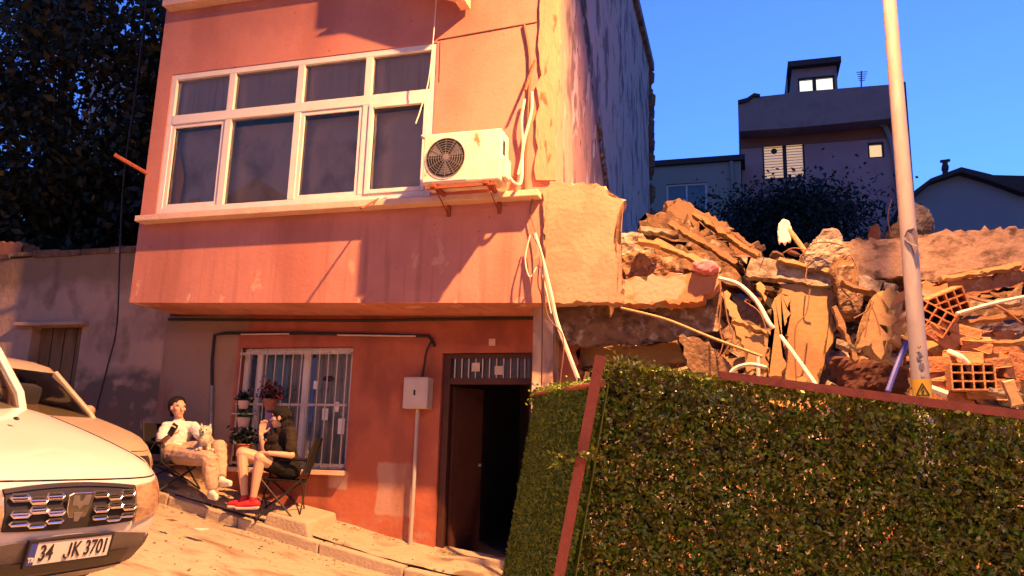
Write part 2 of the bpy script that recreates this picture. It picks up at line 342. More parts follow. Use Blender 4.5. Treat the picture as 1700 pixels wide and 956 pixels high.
def leafmat(name, cols, scale, rough=.4, trans=.3):
    m = mat(name, cols, scale, rough, 0, detail=2, spec=.5)
    t = m.node_tree; b = t.nodes['Principled BSDF']; o = t.nodes['Material Output']
    tl = t.nodes.new('ShaderNodeBsdfTranslucent'); mx = t.nodes.new('ShaderNodeMixShader'); mx.inputs[0].default_value = trans
    t.links.new(b.inputs['Base Color'].links[0].from_socket, tl.inputs[0])
    t.links.new(b.outputs[0], mx.inputs[1]); t.links.new(tl.outputs[0], mx.inputs[2]); t.links.new(mx.outputs[0], o.inputs[0])
    return m
M['hedge'] = leafmat('artificial_leaf', [(.075, .15, .006), (.13, .21, .010), (.16, .15, .018), (.055, .095, .006)], 14, .36, .12)
M['turf'] = leafmat('artificial_turf', [(.13, .20, .008), (.16, .23, .012)], 5, .6, .12)
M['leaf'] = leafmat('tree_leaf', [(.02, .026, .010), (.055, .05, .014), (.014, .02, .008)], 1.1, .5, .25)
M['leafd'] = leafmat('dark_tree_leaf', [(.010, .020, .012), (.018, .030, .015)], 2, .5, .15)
M['pleaf'] = leafmat('pot_plant_leaf', [(.05, .13, .03), (.10, .18, .04)], 20, .5, .25)
M['petal'] = leafmat('red_petal', [(.45, .04, .05), (.6, .08, .08)], 20, .5, .2)
M['bark'] = mat('bark', [(.10, .07, .05), (.15, .11, .08)], 12, .95, .8, 20)
# ================================================================== GROUND
def G(x):                                   # pavement level beside the kerb: the street climbs to the left
    if x < -6.6: return .63-.12*(x+6.6)
    if x < -3.6: return -.21*(x+3.6)
    if x < 12: return -.135*(x+3.6)
    return -.135*15.6
def road_z(x, y): return G(x)-.13+.06*min(max(-y, 0), 4.5)
def pave_z(x, y): return G(x)+.15*(y-.1)
xs = list(np.arange(-40, 40.1, .5)); ys = [-60, -30, -16, -12, -9, -7, -5.5, -4.5, -3, -1.5, -.5, .12]
v = [(x, y, road_z(x, y)+.012*noise.noise(Vector((x, y, 0)))) for y in ys for x in xs]; n = len(xs)
f = [(j*n+i, j*n+i+1, (j+1)*n+i+1, (j+1)*n+i) for j in range(len(ys)-1) for i in range(n-1)]
tag(py_mesh('road', v, f, M['road']), kind='structure')
def ys_ground(x, y): return G(x)-.05 if y < 12 else G(x)-.05+.12*(y-12)
ys2 = [1.0, 4, 8, 12, 20, 35, 60, 110, 200, 400]; xs2 = list(np.arange(-300, 301, 10.))
v = [(x, y, ys_ground(x, min(y, 30))) for y in ys2 for x in xs2]; n = len(xs2)
f = [(j*n+i, j*n+i+1, (j+1)*n+i+1, (j+1)*n+i) for j in range(len(ys2)-1) for i in range(n-1)]
tag(py_mesh('ground', v, f, M['dirt']), kind='structure')
xs3 = list(np.arange(-16, 12.1, .12)); ys3 = [.1, .25, .4, .55, .7, .86, 1.02]; n = len(xs3)
v = [(x, y+(.0 if j else .13), pave_z(x, y)+.018*noise.noise(Vector((x*3, y*3, 1)))+.01*noise.noise(Vector((x*9, y*9, 1)))) for j, y in enumerate(ys3) for x in xs3]
f = [(j*n+i, j*n+i+1, (j+1)*n+i+1, (j+1)*n+i) for j in range(len(ys3)-1) for i in range(n-1)]
tag(py_mesh('pavement', v, f, M['pave'], smooth=True), kind='structure')
mb = MB(); x = -14.0
while x < 12:
    L = .92+random.random()*.12; a, b = x, x+L-.012; dz = random.uniform(-.008, .008); dy = random.uniform(-.012, .012)
    P = [(a, .10+dy, G(a)-.2), (b, .10+dy, G(b)-.2), (b, .10+dy, G(b)+dz-.012), (a, .10+dy, G(a)+dz-.012)]
    mb.prism(P, (0, .15, 0)); x += L
kb = mb.build('kerb', M['kerb']); bv = kb.modifiers.new('b', 'BEVEL'); bv.width = .018; bv.segments = 2; bake(kb); tag(kb, kind='structure')
# raised concrete step block on the pavement
mb = MB(); P = [(-5.12, .16, .44), (-4.62, .16, .35), (-4.56, .16, .12), (-5.2, .16, .2)]
mb.prism(P, (0, .66, .07)); o = mb.build('step_block', M['kerb']); bv = o.modifiers.new('b', 'BEVEL'); bv.width = .03; bv.segments = 3; bake(o)
tag(o, 'low worn concrete step block on the pavement beside the red wall', 'step')
# litter & loose dirt on road and pavement: uncountable crumbs
v = []; f = []
for i in range(1500):
    x = random.uniform(-7, -1.9); y = random.choice([random.gauss(.0, .15), random.uniform(-2.2, 1.0), random.gauss(.78, .08)])
    if y > .84: continue
    z = pave_z(x, y) if y > .12 else road_z(x, y); s = abs(random.gauss(.006, .006))+.003; k = len(v)
    v += [(x+random.uniform(-s, s)*1.4, y+random.uniform(-s, s)*1.4, z+random.uniform(-.2, 1)*s) for _ in range(5)]
    f += [(k, k+1, k+2), (k, k+2, k+3), (k, k+3, k+4), (k+1, k+2, k+4), (k, k+1, k+4)]
tag(py_mesh('loose_grit', v, f, M['conc']), 'loose grit and dust scattered over the road and pavement', 'grit', kind='stuff')
def litter(px, py, size, m, lab, cat='litter'):
    p = at(px, py, -.15); z = road_z(p.x, p.y); d = (p-CAM); p = CAM+d*((z-CAM.z)/d.z)
    mb = MB(); k = 7
    P = [p+Vector((math.cos(a)*size*random.uniform(.6, 1.2)*1.5, math.sin(a)*size*random.uniform(.5, 1), .012+random.uniform(0, .02))) for a in [6.283*i/k for i in range(k)]]
    mb.prism(P, (0, 0, .004)); return tag(mb.build('litter_scrap', m), lab, cat)
litter(330, 882, .09, M['white'], 'crumpled pale paper scrap on the road below the kerb')
litter(284, 868, .05, M['cableb'], 'small brown scrap lying against the kerb beside the white car')

# ================================================================== PINK APARTMENT BUILDING
B = empty('apartment_building', (-4.5, .5, 0), label='pink plastered house with overhanging upper floor, white window band and bare side wall', cat='house')
def P_(o):                                   # parent keeping world placement
    o.parent = B; o.matrix_parent_inverse = Matrix.Translation((4.5, -.5, 0)); return o
X0, X1 = -7.17, -1.93
WIN = (-6.95, -3.31, 3.93, 5.80)
P_(wall('upper_wall', X0, X1, 2.95, 10.2, 0, .25, [WIN, (-6.95, -3.31, 6.85, 8.7)], M['pink'], None))
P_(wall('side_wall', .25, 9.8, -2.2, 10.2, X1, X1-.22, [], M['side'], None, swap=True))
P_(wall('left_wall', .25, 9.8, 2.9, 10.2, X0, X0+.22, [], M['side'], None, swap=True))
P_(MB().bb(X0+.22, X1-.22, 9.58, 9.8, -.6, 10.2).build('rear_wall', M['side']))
P_(MB().bb(X0-.15, X1+.1, -.2, 9.95, 10.2, 10.4).build('roof', M['conc']))
mb = MB(); mb.prism([(X0, 0, 2.82), (X1, 0, 2.68), (X1, 0, 2.95), (X0, 0, 2.95)], (0, 1.1, 0))
P_(mb.build('overhang_slab', M['pink']))
P_(MB().bb(X0+.22, X1-.22, 1.1, 9.58, 2.8, 2.95).build('floor_slab', M['room']))
P_(MB().bb(X0+.22, X1-.22, .25, 9.58, 6.1, 6.3).build('ceiling_slab', M['room']))
P_(MB().bb(X0+.22, X1-.22, 3.4, 3.5, 2.95, 6.1).build('room_back_wall', M['room']))
DOOR = (-3.40, -2.28, -1.0, 2.28); GW = (-6.13, -4.56, .90, 2.37)
P_(wall('lower_wall', -7.3, -1.93, -1.0, 2.80, .85, 1.1, [DOOR, GW], M['lowred'], None))
# pilaster right of the door, rear hall
P_(MB().bb(-2.27, -2.06, .80, .848, -.6, 2.66).build('door_pilaster', M['lowred']))
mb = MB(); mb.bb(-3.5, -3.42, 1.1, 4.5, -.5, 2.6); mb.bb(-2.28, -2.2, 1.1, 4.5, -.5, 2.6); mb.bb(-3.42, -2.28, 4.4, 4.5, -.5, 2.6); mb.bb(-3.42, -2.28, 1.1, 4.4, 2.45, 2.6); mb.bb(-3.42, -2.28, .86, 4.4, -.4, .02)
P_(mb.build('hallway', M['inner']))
P_(MB().bb(-3.42, -2.26, .62, .86, -.3, .03, bev=.012).build('doorstep', M['kerb']))
# corner strip + scar of removed neighbour
mb = MB(); mb.prism(jag([(-2.08, 0, 4.02), (-1.86, 0, 4.0), (-1.85, 0, 10.2), (-2.07, 0, 10.2)], .12, .012), (0, -.035, 0)); P_(mb.build('corner_strip', M['cornerp']))
mb = MB(); mb.prism([(X1+.002, y, z) for y, z in [(-.03, 3.9), (.32, 3.9), (.36, 5), (.30, 6.4), (.36, 8), (.33, 10.2), (-.03, 10.2)]], (.05, 0, 0)); P_(mb.build('corner_return', M['cornerp']))
# plaster crack strips on side wall: broken edge of the old party line (real lumps), plus rear ragged edge
mb = MB(); 
for i in range(60):
    t = i/59; y = 3.0+t*3.4+random.gauss(0, .05); z = 8.75-y*1.0+.0*t+random.gauss(0, .06)
    mb.ball((X1+.01, y, z), random.uniform(.03, .09), 1, (.5, 1.3, 1))
for i in range(90):
    y = 9.7+random.gauss(0, .07); z = random.uniform(3, 10)
    mb.ball((X1+.02, y, z), random.uniform(.04, .15), 1, (.9, 1, 1.6))
P_(mb.build('broken_masonry', M['concd']))
# sills
P_(MB().bb(-7.10, -2.02, -.17, -.002, 3.80, 3.87, bev=.008).build('sill_ledge', M['sill']))
P_(MB().bb(-7.10, -3.2, -.17, -.002, 6.70, 6.78, bev=.008).build('sill_ledge', M['sill']))
# window bands
def window_band(z0, z1, zt, detail=True):
    x0, x1 = WIN[0], WIN[1]; fr = MB(); y0, y1 = .01, .09
    e = 0.075
    def bar(a, b, c, d, yy0=y0, yy1=y1): fr.bb(a, b, yy0, yy1, c, d, bev=.006)
    bar(x0+.002, x0+e, z0+.002, z1-.002); bar(x1-e, x1-.002, z0+.002, z1-.002)
    bar(x0+e, x1-e, z0+.002, z0+e); bar(x0+e, x1-e, z1-e, z1-.002)
    cols = [x0+.9, x0+1.87, x0+2.78]
    bar(x0+e, x1-e, zt-.05, zt+.07, y0-.004, y1)
    for c in cols:
        bar(c-.045, c+.045, z0+e, zt-.05); bar(c-.045, c+.045, zt+.07, z1-e)
    W_ = P_(fr.build('window', M['white']))
    edges = [x0+e, cols[0], cols[1], cols[2], x1-e]
    for i in range(4):
        a = edges[i]+(.045 if i else 0); b = edges[i+1]-(.045 if i < 3 else 0)
        for (c, d) in ((z0+e, zt-.05), (zt+.07, z1-e)):
            g = MB().bb(a, b, .052, .058, c, d).build('pane', M['glass'], W_)
            if d < zt and i in (0, 2, 3):       # sash frames of the opening leaves
                s = MB(); w = .05
                for q in ((a, a+w, c, d), (b-w, b, c, d), (a+w, b-w, c, c+w), (a+w, b-w, d-w, d)): s.bb(q[0]+.001, q[1]-.001, -.006 if i == 3 else .022, .046, q[2]+.001, q[3]-.001, bev=.004)
                s.build('sash', M['white'], W_)
    return W_
w1 = window_band(3.93, 5.80, 5.16)
w2 = window_band(6.85, 8.70, 8.05)
def curtain(name, x0, x1, z0, z1, y, m, parent, amp=.006, freq=17):
    n = int((x1-x0)/.02)+2; v = []; f = []
    for i in range(n):
        x = x0+(x1-x0)*i/(n-1); d = amp*math.sin(x*freq+.8*math.sin(x*5))
        v += [(x, y+d, z0), (x, y+d*.7, z1)]
    f = [(2*i, 2*i+2, 2*i+3, 2*i+1) for i in range(n-1)]
    return py_mesh(name, v, f, m, parent, True)
curtain('net_curtain', -6.9, -3.36, 5.12, 5.78, .125, M['net'], w1, .006)
curtain('net_curtain', -6.9, -3.36, 3.96, 5.08, .20, M['net2'], w1, .008, 9)
curtain('net_curtain', -6.9, -3.36, 6.8, 8.7, .25, M['net'], w2)
# painted reflection of a lit window: ochre shapes just behind the leftmost pane
mb = MB(); mb.prism([(-6.86, .14, 4.90), (-6.70, .14, 4.45), (-6.74, .14, 3.95), (-6.84, .14, 4.05), (-6.93, .14, 4.5)], (0, .01, 0)); mb.prism([(-6.6, .14, 4.15), (-6.44, .14, 4.15), (-6.46, .14, 3.9), (-6.62, .14, 3.9)], (0, .01, 0))
mb.build('pane_reflection', M['orefl'], w1)
# cracks / wires on the facade
P_(MB().tube([(-3.30, -.004, 5.83), (-2.8, -.006, 5.86), (-2.12, -.004, 5.90)], .008, 6).build('facade_crack', M['cableb']))
P_(MB().tube([(-3.27, -.003, 5.8), (-3.26, -.003, 5.3)], .006, 6).build('facade_crack', M['cableb']))
P_(MB().tube([at(870, 40, -.02), at(879, 100, -.02), at(876, 200, -.03), at(872, 260, -.02), at(872, 325, -.02)], .016, 8).build('downpipe_stub', M['cableb']))
# lower window
def lower_window():
    x0, x1, z0, z1 = GW; fr = MB(); y0, y1 = .95, 1.02
    for q in ((x0+.002, x0+.07, z0, z1), (x1-.07, x1-.002, z0, z1), (x0+.07, x1-.07, z0, z0+.07), (x0+.07, x1-.07, z1-.07, z1), (-5.28, -5.20, z0+.07, z1-.07), (-5.93, -5.87, z0+.07, z1-.07)):
        fr.bb(q[0], q[1], y0, y1, q[2]+.001, q[3]-.001, bev=.005)
    W_ = P_(fr.build('window', M['white']))
    for a, b in ((x0+.07, -5.93), (-5.87, -5.28), (-5.20, x1-.07)): MB().bb(a, b, .98, .986, z0+.07, z1-.07).build('pane', M['glass'], W_)
    curtain('grey_curtain', -5.20, x1-.05, z0, z1, 1.13, M['greycurt'], W_, .015, 40); curtain('grey_curtain', -5.62, -5.28, z0, z1, 1.16, M['greycurt'], W_, .015, 40)
    curtain('blue_curtain', -5.90, -5.60, z0, z1, 1.15, M['bluecurt'], W_, .02, 45); curtain('grey_curtain', -6.1, -5.9, z0, z1, 1.17, M['greycurt'], W_, .015, 40)
    g = MB()
    n = 13
    for i in range(n): 
        x = x0+.05+(x1-x0-.1)*i/(n-1); g.tube([(x, .80, z0+.02), (x, .80, z1-.02)], .008, 6)
    for z in (z0+.05, 1.66, z1-.08): g.bb(x0+.02, x1-.02, .808, .82, z-.014, z+.014)
    for x, z in ((x0+.03, z0+.05), (x1-.03, z0+.05), (x0+.03, z1-.08), (x1-.03, z1-.08)): g.bb(x-.012, x+.012, .82, .90, z-.012, z+.012)
    gr = P_(g.build('window_grille', M['metalbox']))
    c = MB()
    for (a, b, z, s) in ((-5.05, -4.99, 1.95, .10), (-4.9, -4.83, 1.62, .14), (-4.75, -4.69, 1.7, .12), (-4.68, -4.6, 1.5, .18)): MB().bb(a, b, .825, .84, z-s, z).build('hanging_tag', M['white'], gr)
    c.b.free(); MB().ball((-4.87, .86, 1.98), .06, 2, (1.3, .5, .6)).build('window_ornament', M['black'], gr)
    P_(MB().bb(x0-.03, x1+.03, .74, .848, z0-.06, z0-.004, bev=.006).build('window_sill', M['sill']))
lower_window()
mb = MB()
for q in ((-3.395, -3.31, .02, 2.275), (-2.345, -2.285, .02, 2.275), (-3.31, -2.345, 2.22, 2.275), (-3.31, -2.345, 1.92, 1.99)): mb.bb(q[0], q[1], .90, .99, q[2], q[3], bev=.006)
dr = P_(mb.build('door_frame', M['brownp']))
MB().bb(-3.31, -2.345, .94, .946, 1.99, 2.22).build('pane', M['glass'], dr)
mb = MB(); 
for x in np.arange(-3.26, -2.36, .085): mb.bb(x-.006, x+.006, .915, .93, 1.99, 2.22)
for x, z in ((-3.0, 2.12), (-2.72, 2.08)): mb.bb(x-.05, x+.05, .905, .914, z-.05, z+.05)
mb.build('transom_grille', M['metalbox'], dr)
o = P_(MB().bb(0, .52, -.02, .02, .03, 1.90, bev=.01).build('door_leaf', M['brownp'])); 
o.matrix_parent_inverse = Matrix.Translation((4.5, -.5, 0)); o.location = (-3.30, 1.0, 0); o.rotation_euler = (0, 0, R_(66))
for zz in (.2, 1.05): MB().bb(.08, .44, -.026, -.0205, zz, zz+.72, bev=.004).build('door_panel', M['brownp'], o)
MB().ball((.46, -.045, 1.0), .025).build('handle', M['grey'], o)
P_(MB().bb(-2.83, -2.75, .835, .848, 2.36, 2.44, bev=.004).build('house_number_plate', M['sill']))
# conduits
P_(MB().tube([at(352, 640, .82), at(352, 600, .82), at(356, 556, .82), at(375, 553, .82), at(500, 553, .82), at(640, 556, .82), at(712, 558, .82), at(722, 575, .82)], .02, 8, smooth=False).build('conduit', M['cable']))
P_(MB().tube([at(352, 640, .82), at(349, 760, .82)], .03, 8).build('downpipe', M['grey']))
P_(MB().tube([at(280, 530, .80), at(420, 531, .79), at(600, 532, .80), at(715, 530, .80), at(900, 528, .80)], .018, 6).build('cable_run', M['cable']))
P_(MB().tube([at(400, 555, .80), at(480, 554, .80)], .010, 6).build('cable_run', M['cablew'])); P_(MB().tube([at(560, 556, .79), at(690, 558, .79)], .010, 6).build('cable_run', M['cablew']))

# broken wall of the lost neighbour still bonded to the corner
o = slab('plaster_remnant', [(900, 316), (915, 300), (960, 302), (1003, 306), (1012, 322), (1037, 332), (1028, 350), (1024, 372), (1021, 400), (1027, 425), (1026, 446), (1034, 462), (1033, 503), (905, 503)], -.04, .20, M['peach'], back=(0, 1, 0), vox=.025, amp=.010, jg=.012)
tag(o, 'peach plaster remnant of the collapsed neighbour still stuck to the house corner', 'wall remnant')

# ================================================================== AIR CONDITIONERS
def ac_unit(loc, label):
    t = empty('air_conditioner', loc, label=label, cat='air conditioner', group='outdoor air conditioner units on the facade')
    w, d, h = .86, .30, .56
    MB().bb(0, w, -.48, -.18, 0, h, bev=.018).build('casing', M['acw'], t)
    MB().bb(.012, .50, -.487, -.481, .02, h-.03, bev=.003).build('front_panel', M['acw'], t)
    g = MB(); cx, cz, r = .26, .275, .215
    for k in range(1, 9): 
        rr = r*k/8; g.tube([(cx+rr*math.cos(a), -.498, cz+rr*math.sin(a)) for a in [6.2832*i/32 for i in range(33)]], .0035, 4, smooth=False, caps=False)
    for a in range(12): g.tube([(cx+.03*math.cos(a*.5236), -.499, cz+.03*math.sin(a*.5236)), (cx+r*math.cos(a*.5236), -.499, cz+r*math.sin(a*.5236))], .003, 4)
    g.build('fan_grille', M['grey'], t)
    MB().cyl((cx, -.487, cz), (cx, -.492, cz), r, n=40).build('fan_recess', M['dark'], t)
    f_ = MB(); f_.ball((cx, -.493, cz), .045, 2, (1, .2, 1))
    for k in range(3):
        a = k*2.094+.4; f_.prism([(cx+.04*math.cos(a), -.4925, cz+.04*math.sin(a)), (cx+.19*math.cos(a-.25), -.4925, cz+.19*math.sin(a-.25)), (cx+.19*math.cos(a+.5), -.4925, cz+.19*math.sin(a+.5))], (0, -.003, 0))
    f_.build('fan', M['grey'], t)
    MB().bb(w, w+.05, -.42, -.24, .04, .26, bev=.015).build('valve_cover', M['acw'], t)
    MB().bb(w+.001, w+.004, -.40, -.33, .30, .46).build('side_vent', M['dark'], t)
    b = MB()
    for x in (.14, .72):
        b.bb(x-.02, x+.02, -.50, 0, -.045, -.005); b.bb(x-.02, x+.02, -.03, 0, -.32+.1, -.045)
        b.prism([(x-.004, -.45, -.045), (x-.004, -.42, -.045), (x-.004, -.02, -.2), (x-.004, -.02, -.22)], (.008, 0, 0))
    b.bb(.05, .82, -.49, -.46, -.06, -.035)
    b.build('bracket', M['rust'], t)
    MB().tube([(w+.03, -.3, .10), (w+.10, -.25, .02), (w+.13, -.12, .1), (w+.12, -.05, .5), (w+.2, -.04, .9), (w+.2, -.03, 1.15)], .018, 8).build('refrigerant_pipe', M['cablew'], t)
    return t
acp = at(700, 306, -.48); t = ac_unit((acp.x, 0, acp.z), 'rust-stained white air conditioner unit on brackets beside the first floor window')
tag(MB().tube([(acp.x-.1, -.30, acp.z+.62), (acp.x+.02, -.42, acp.z+.52)], .02, 8).build('broken_pipe_stub', M['pipew']), 'short white pipe stub poking out at the left top of the air conditioner', 'pipe')
t2 = ac_unit((-3.86, 0, 6.66), 'white air conditioner unit on the upper storey, at the top edge of the facade')
mb = MB(); mb.prism([(-3.8, -.40, 6.55), (-2.98, -.40, 6.20), (-2.93, -.40, 6.32), (-3.72, -.40, 6.62)], (0, .34, 0)); mb.bb(-3.02, -2.9, -.42, -.05, 6.14, 6.32)
tag(mb.build('bent_metal_tray', M['sill']), 'bent metal drip tray hanging below the upper air conditioner', 'metal tray')
# wire hanging from top to the AC, cable drooping from right corner
def cable(pts, r, m, label, cat='cable', name='hanging_cable', k=6):
    return tag(MB().tube(pts, r, k).build(name, m, smooth=True), label, cat)
cable([at(727, -60, -.2), at(722, 30, -.2), at(712, 130, -.2), at(697, 185, -.25), at(690, 205, -.3)], .007, M['cablew'], 'thin white cord hanging down over the right edge of the window band')
cable([at(886, 322, -.05), at(880, 352, -.05), at(889, 385, -.06), at(896, 420, -.08), at(893, 470, -.10), at(900, 505, -.1), at(899, 640, -.05)], .007, M['cableb'], 'thin brown wire running down the house corner past the overhang')
cable([at(888, 388, -.12), at(903, 440, -.16), at(915, 490, -.2), at(925, 535, -.22), at(945, 590, -.3), at(962, 635, -.35)], .022, M['cablew'], 'thick pale cable bundle falling from the house corner to the hedge fence')
cable([at(880, 390, -.1), at(872, 430, -.14), at(880, 460, -.16), at(895, 440, -.12), at(905, 475, -.2), at(915, 520, -.22)], .008, M['cablew'], 'looped pale cable tangled at the house corner under the sill')
cable([at(884, 388, -.1), at(900, 430, -.25), at(908, 520, -.25), at(935, 560, -.3), at(930, 636, -.35)], .007, M['cableb'], 'slack thin wire hanging free just right of the doorway')
cable([at(871, 165, -.06), at(866, 200, -.08), at(868, 250, -.06), at(860, 290, -.1)], .015, M['cablew'], 'short white cable strapped to the facade right of the air conditioner')
cable([at(888, 100, -.03), at(878, 130, -.10), at(872, 150, -.2)], .015, M['rust'], 'short rusty bracket rod sticking out high on the house corner', 'rod', 'bracket_rod')
cable([at(190, 257, -.25), at(246, 289, .02)], .025, M['rust'], 'rusty rod jutting out from the left edge of the pink facade', 'rod', 'bracket_rod')
cable([at(600, 346, -.75), at(628, 330, -.10)], .011, M['rust'], 'thin rod jutting forward from the long sill under the window', 'rod', 'bracket_rod')
cable([at(250, -60, 0.3), at(228, 130, .3), at(206, 290, .35), at(199, 420, .4), at(194, 540, .5), at(178, 610, .6), at(160, 680, .7)], .010, M['cable'], 'long dark overhead cable sagging down in front of the garden wall')
# electric meter box on its pipe
t = empty('meter_box', (-3.62, .75, .1), label='grey electric meter box on a thin steel pipe fixed to the red wall', cat='meter box')
def pc(o, root): o.parent = root; o.matrix_parent_inverse = Matrix.Translation(-root.location); return o
pc(MB().bb(-3.79, -3.49, .66, .84, 1.62, 1.98, bev=.012).build('cabinet', M['metalbox']), t)
pc(MB().bb(-3.77, -3.51, .652, .659, 1.64, 1.96, bev=.003).build('cabinet_door', M['metalbox']), t)
pc(MB().bb(-3.655, -3.635, .643, .652, 1.77, 1.83).build('lock', M['dark']), t)
pc(MB().tube([(-3.64, .76, 1.62), (-3.645, .77, .8), (-3.655, .78, .06)], .022, 10).build('pipe', M['galv']), t)
pc(MB().tube([(-3.62, .8, 1.98), (-3.6, .8, 2.15), (-3.58, .8, 2.3), (-3.52, .82, 2.45)], .013, 8).build('conduit', M['cable']), t)
cable([(-3.68, .70, .10), (-3.85, .6, .09), (-4.1, .55, .14), (-3.95, .45, .12)], .008, M['cable'], 'black cable lying on the pavement by the meter pipe')

# ================================================================== GARDEN WALL on the left
gw = empty('garden_wall', (-9, .95, 1), label='old patched grey rendered wall with a brown door, left of the pink house', cat='wall')
GD = (-9.56, -8.70, .2, 2.71)
pc(wall('wall', -18, -7.302, -.5, 3.72, .90, 1.25, [GD], M['garden'], None), gw)
mb = MB(); x = -18
while x < -7.5:
    l = random.uniform(.3, .5); mb.box((x+l/2, 1.07, 3.745+random.uniform(0, .03)), (l-.01, .40, .06+random.uniform(0, .05)), bev=.012); x += l
pc(mb.build('coping', M['concd']), gw)
pc(MB().bb(-9.55, -8.71, 1.05, 1.12, .2, 2.70).build('door', M['door']), gw)
for x in (-9.34, -9.13, -8.92): pc(MB().bb(x-.004, x+.004, 1.042, 1.049, .2, 2.7).build('door_joint', M['dark']), gw)
pc(MB().bb(-9.8, -8.6, .78, .899, 2.71, 2.76, bev=.01).build('lintel', M['garden']), gw)
o = slab('brick_stub', [(-60, 402), (36, 402), (37, 424), (-60, 424)], 1.0, .3, M['brick'], back=(0, 1, 0)); tag(o, 'low red brick stub on top of the garden wall', 'bricks')

# ================================================================== TREES
def leaves(name, pts, size, m, parent, flat=0):
    n = len(pts); pts = np.asarray(pts); a = rng.normal(size=(n, 3)); a /= np.linalg.norm(a, axis=1)[:, None]
    b = rng.normal(size=(n, 3)); b -= a*(a*b).sum(1)[:, None]; b /= np.linalg.norm(b, axis=1)[:, None]
    s = size*rng.uniform(.55, 1.35, n)[:, None]; c = np.cross(a, b)*s*.12
    v = np.stack([pts-a*s, pts+b*s*.5+c, pts+a*s, pts-b*s*.5+c], 1).reshape(-1, 3)
    f = np.arange(4*n).reshape(n, 4)
    me = bpy.data.meshes.new(name); me.vertices.add(4*n); me.vertices.foreach_set('co', v.ravel())
    me.loops.add(4*n); me.loops.foreach_set('vertex_index', f.ravel()); me.polygons.add(n)
    me.polygons.foreach_set('loop_start', np.arange(0, 4*n, 4)); me.polygons.foreach_set('loop_total', np.full(n, 4)); me.update(); me.validate()
    return link(name, me, m, parent)
def tree(loc, H, rad, n, m, label, group=None, clumps=46, lo=.25, lsize=.085):
    t = empty('tree', loc, label=label, cat='tree', group=group); tr = MB()
    tr.tube([(0, 0, -.3), (.1, .05, H*.3), (-.05, .1, H*.6), (0, 0, H*.85)], [.05*rad+.06, .02], 8)
    pts = []
    for k in range(clumps):
        a = random.uniform(0, 6.283); z = H*random.uniform(lo, 1); q = (z/H-lo)/(1-lo); rr = rad*math.sqrt(max(.05, 1-(2*q-1)**2*.8))*random.uniform(.35, 1.05)
        c = np.array([rr*math.cos(a), rr*math.sin(a), z]); tr.tube([(0, 0, z*.6), tuple(c*np.array([.5, .5, .95])), tuple(c)], [.03, .008], 5)
        s = rad*random.uniform(.16, .34); m_ = n//clumps
        d = rng.normal(size=(m_, 3))*np.array([s, s, s*.55]); pts.append(c+d)
    tr.build('trunk', M['bark'], t, True); leaves('crown', np.concatenate(pts), lsize, m, t)
    return t
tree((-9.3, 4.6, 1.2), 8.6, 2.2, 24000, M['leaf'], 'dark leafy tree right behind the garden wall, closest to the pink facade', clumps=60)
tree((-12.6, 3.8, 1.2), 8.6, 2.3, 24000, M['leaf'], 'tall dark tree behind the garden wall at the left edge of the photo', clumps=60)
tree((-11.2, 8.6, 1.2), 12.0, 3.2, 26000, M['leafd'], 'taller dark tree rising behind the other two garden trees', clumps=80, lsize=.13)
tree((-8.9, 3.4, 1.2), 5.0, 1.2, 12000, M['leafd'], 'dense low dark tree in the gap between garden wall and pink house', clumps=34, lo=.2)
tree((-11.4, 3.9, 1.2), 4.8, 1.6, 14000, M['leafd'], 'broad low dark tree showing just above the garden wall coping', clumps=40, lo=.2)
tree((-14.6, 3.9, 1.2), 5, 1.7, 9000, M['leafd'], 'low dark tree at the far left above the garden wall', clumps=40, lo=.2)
# pale block far behind the trees
def facade_block(name, x0, x1, y0, y1, z0, z1, m, wins, label, cat='building', roof=M['conc'], lit=()):
    t = empty(name, ((x0+x1)/2, y0, z0), label=label, cat=cat)
    pc(wall('front_wall', x0, x1, z0, z1, y0, y0+.3, [w for w in wins], m, None), t)
    b = MB(); b.bb(x0, x0+.3, y0+.3, y1, z0, z1); b.bb(x1-.3, x1, y0+.3, y1, z0, z1); b.bb(x0+.3, x1-.3, y1-.3, y1, z0, z1); pc(b.build('shell_wall', m), t)
    pc(MB().bb(x0-.15, x1+.15, y0-.15, y1+.1, z1+.002, z1+.2).build('roof', roof), t)
    for w in wins:
        f_ = MB(); a, b_, c, d = w; e = .07
        for q in ((a, a+e, c, d), (b_-e, b_, c, d), (a+e, b_-e, c, c+e), (a+e, b_-e, d-e, d), ((a+b_)/2-.03, (a+b_)/2+.03, c+e, d-e)): f_.bb(q[0]+.002, q[1]-.002, y0+.08, y0+.15, q[2]+.002, q[3]-.002)
        fo = pc(f_.build('window', M['white']), t)
        MB().bb(a+e, b_-e, y0+.11, y0+.12, c+e, d-e).build('pane', M['cglass'], fo)
    return t
M['palewall'] = mat('pale_block_render', [(.42, .43, .46), (.5, .5, .52)], .5, .9, .2)
facade_block('apartment_building', -26, -11.5, 17, 26, 0, 17, M['palewall'], [(x, x+1.4, z, z+1.5) for x in (-25, -22, -19, -16, -13.4) for z in (4, 7, 10, 13)], 'pale apartment block glimpsed in the dusk behind the garden trees')

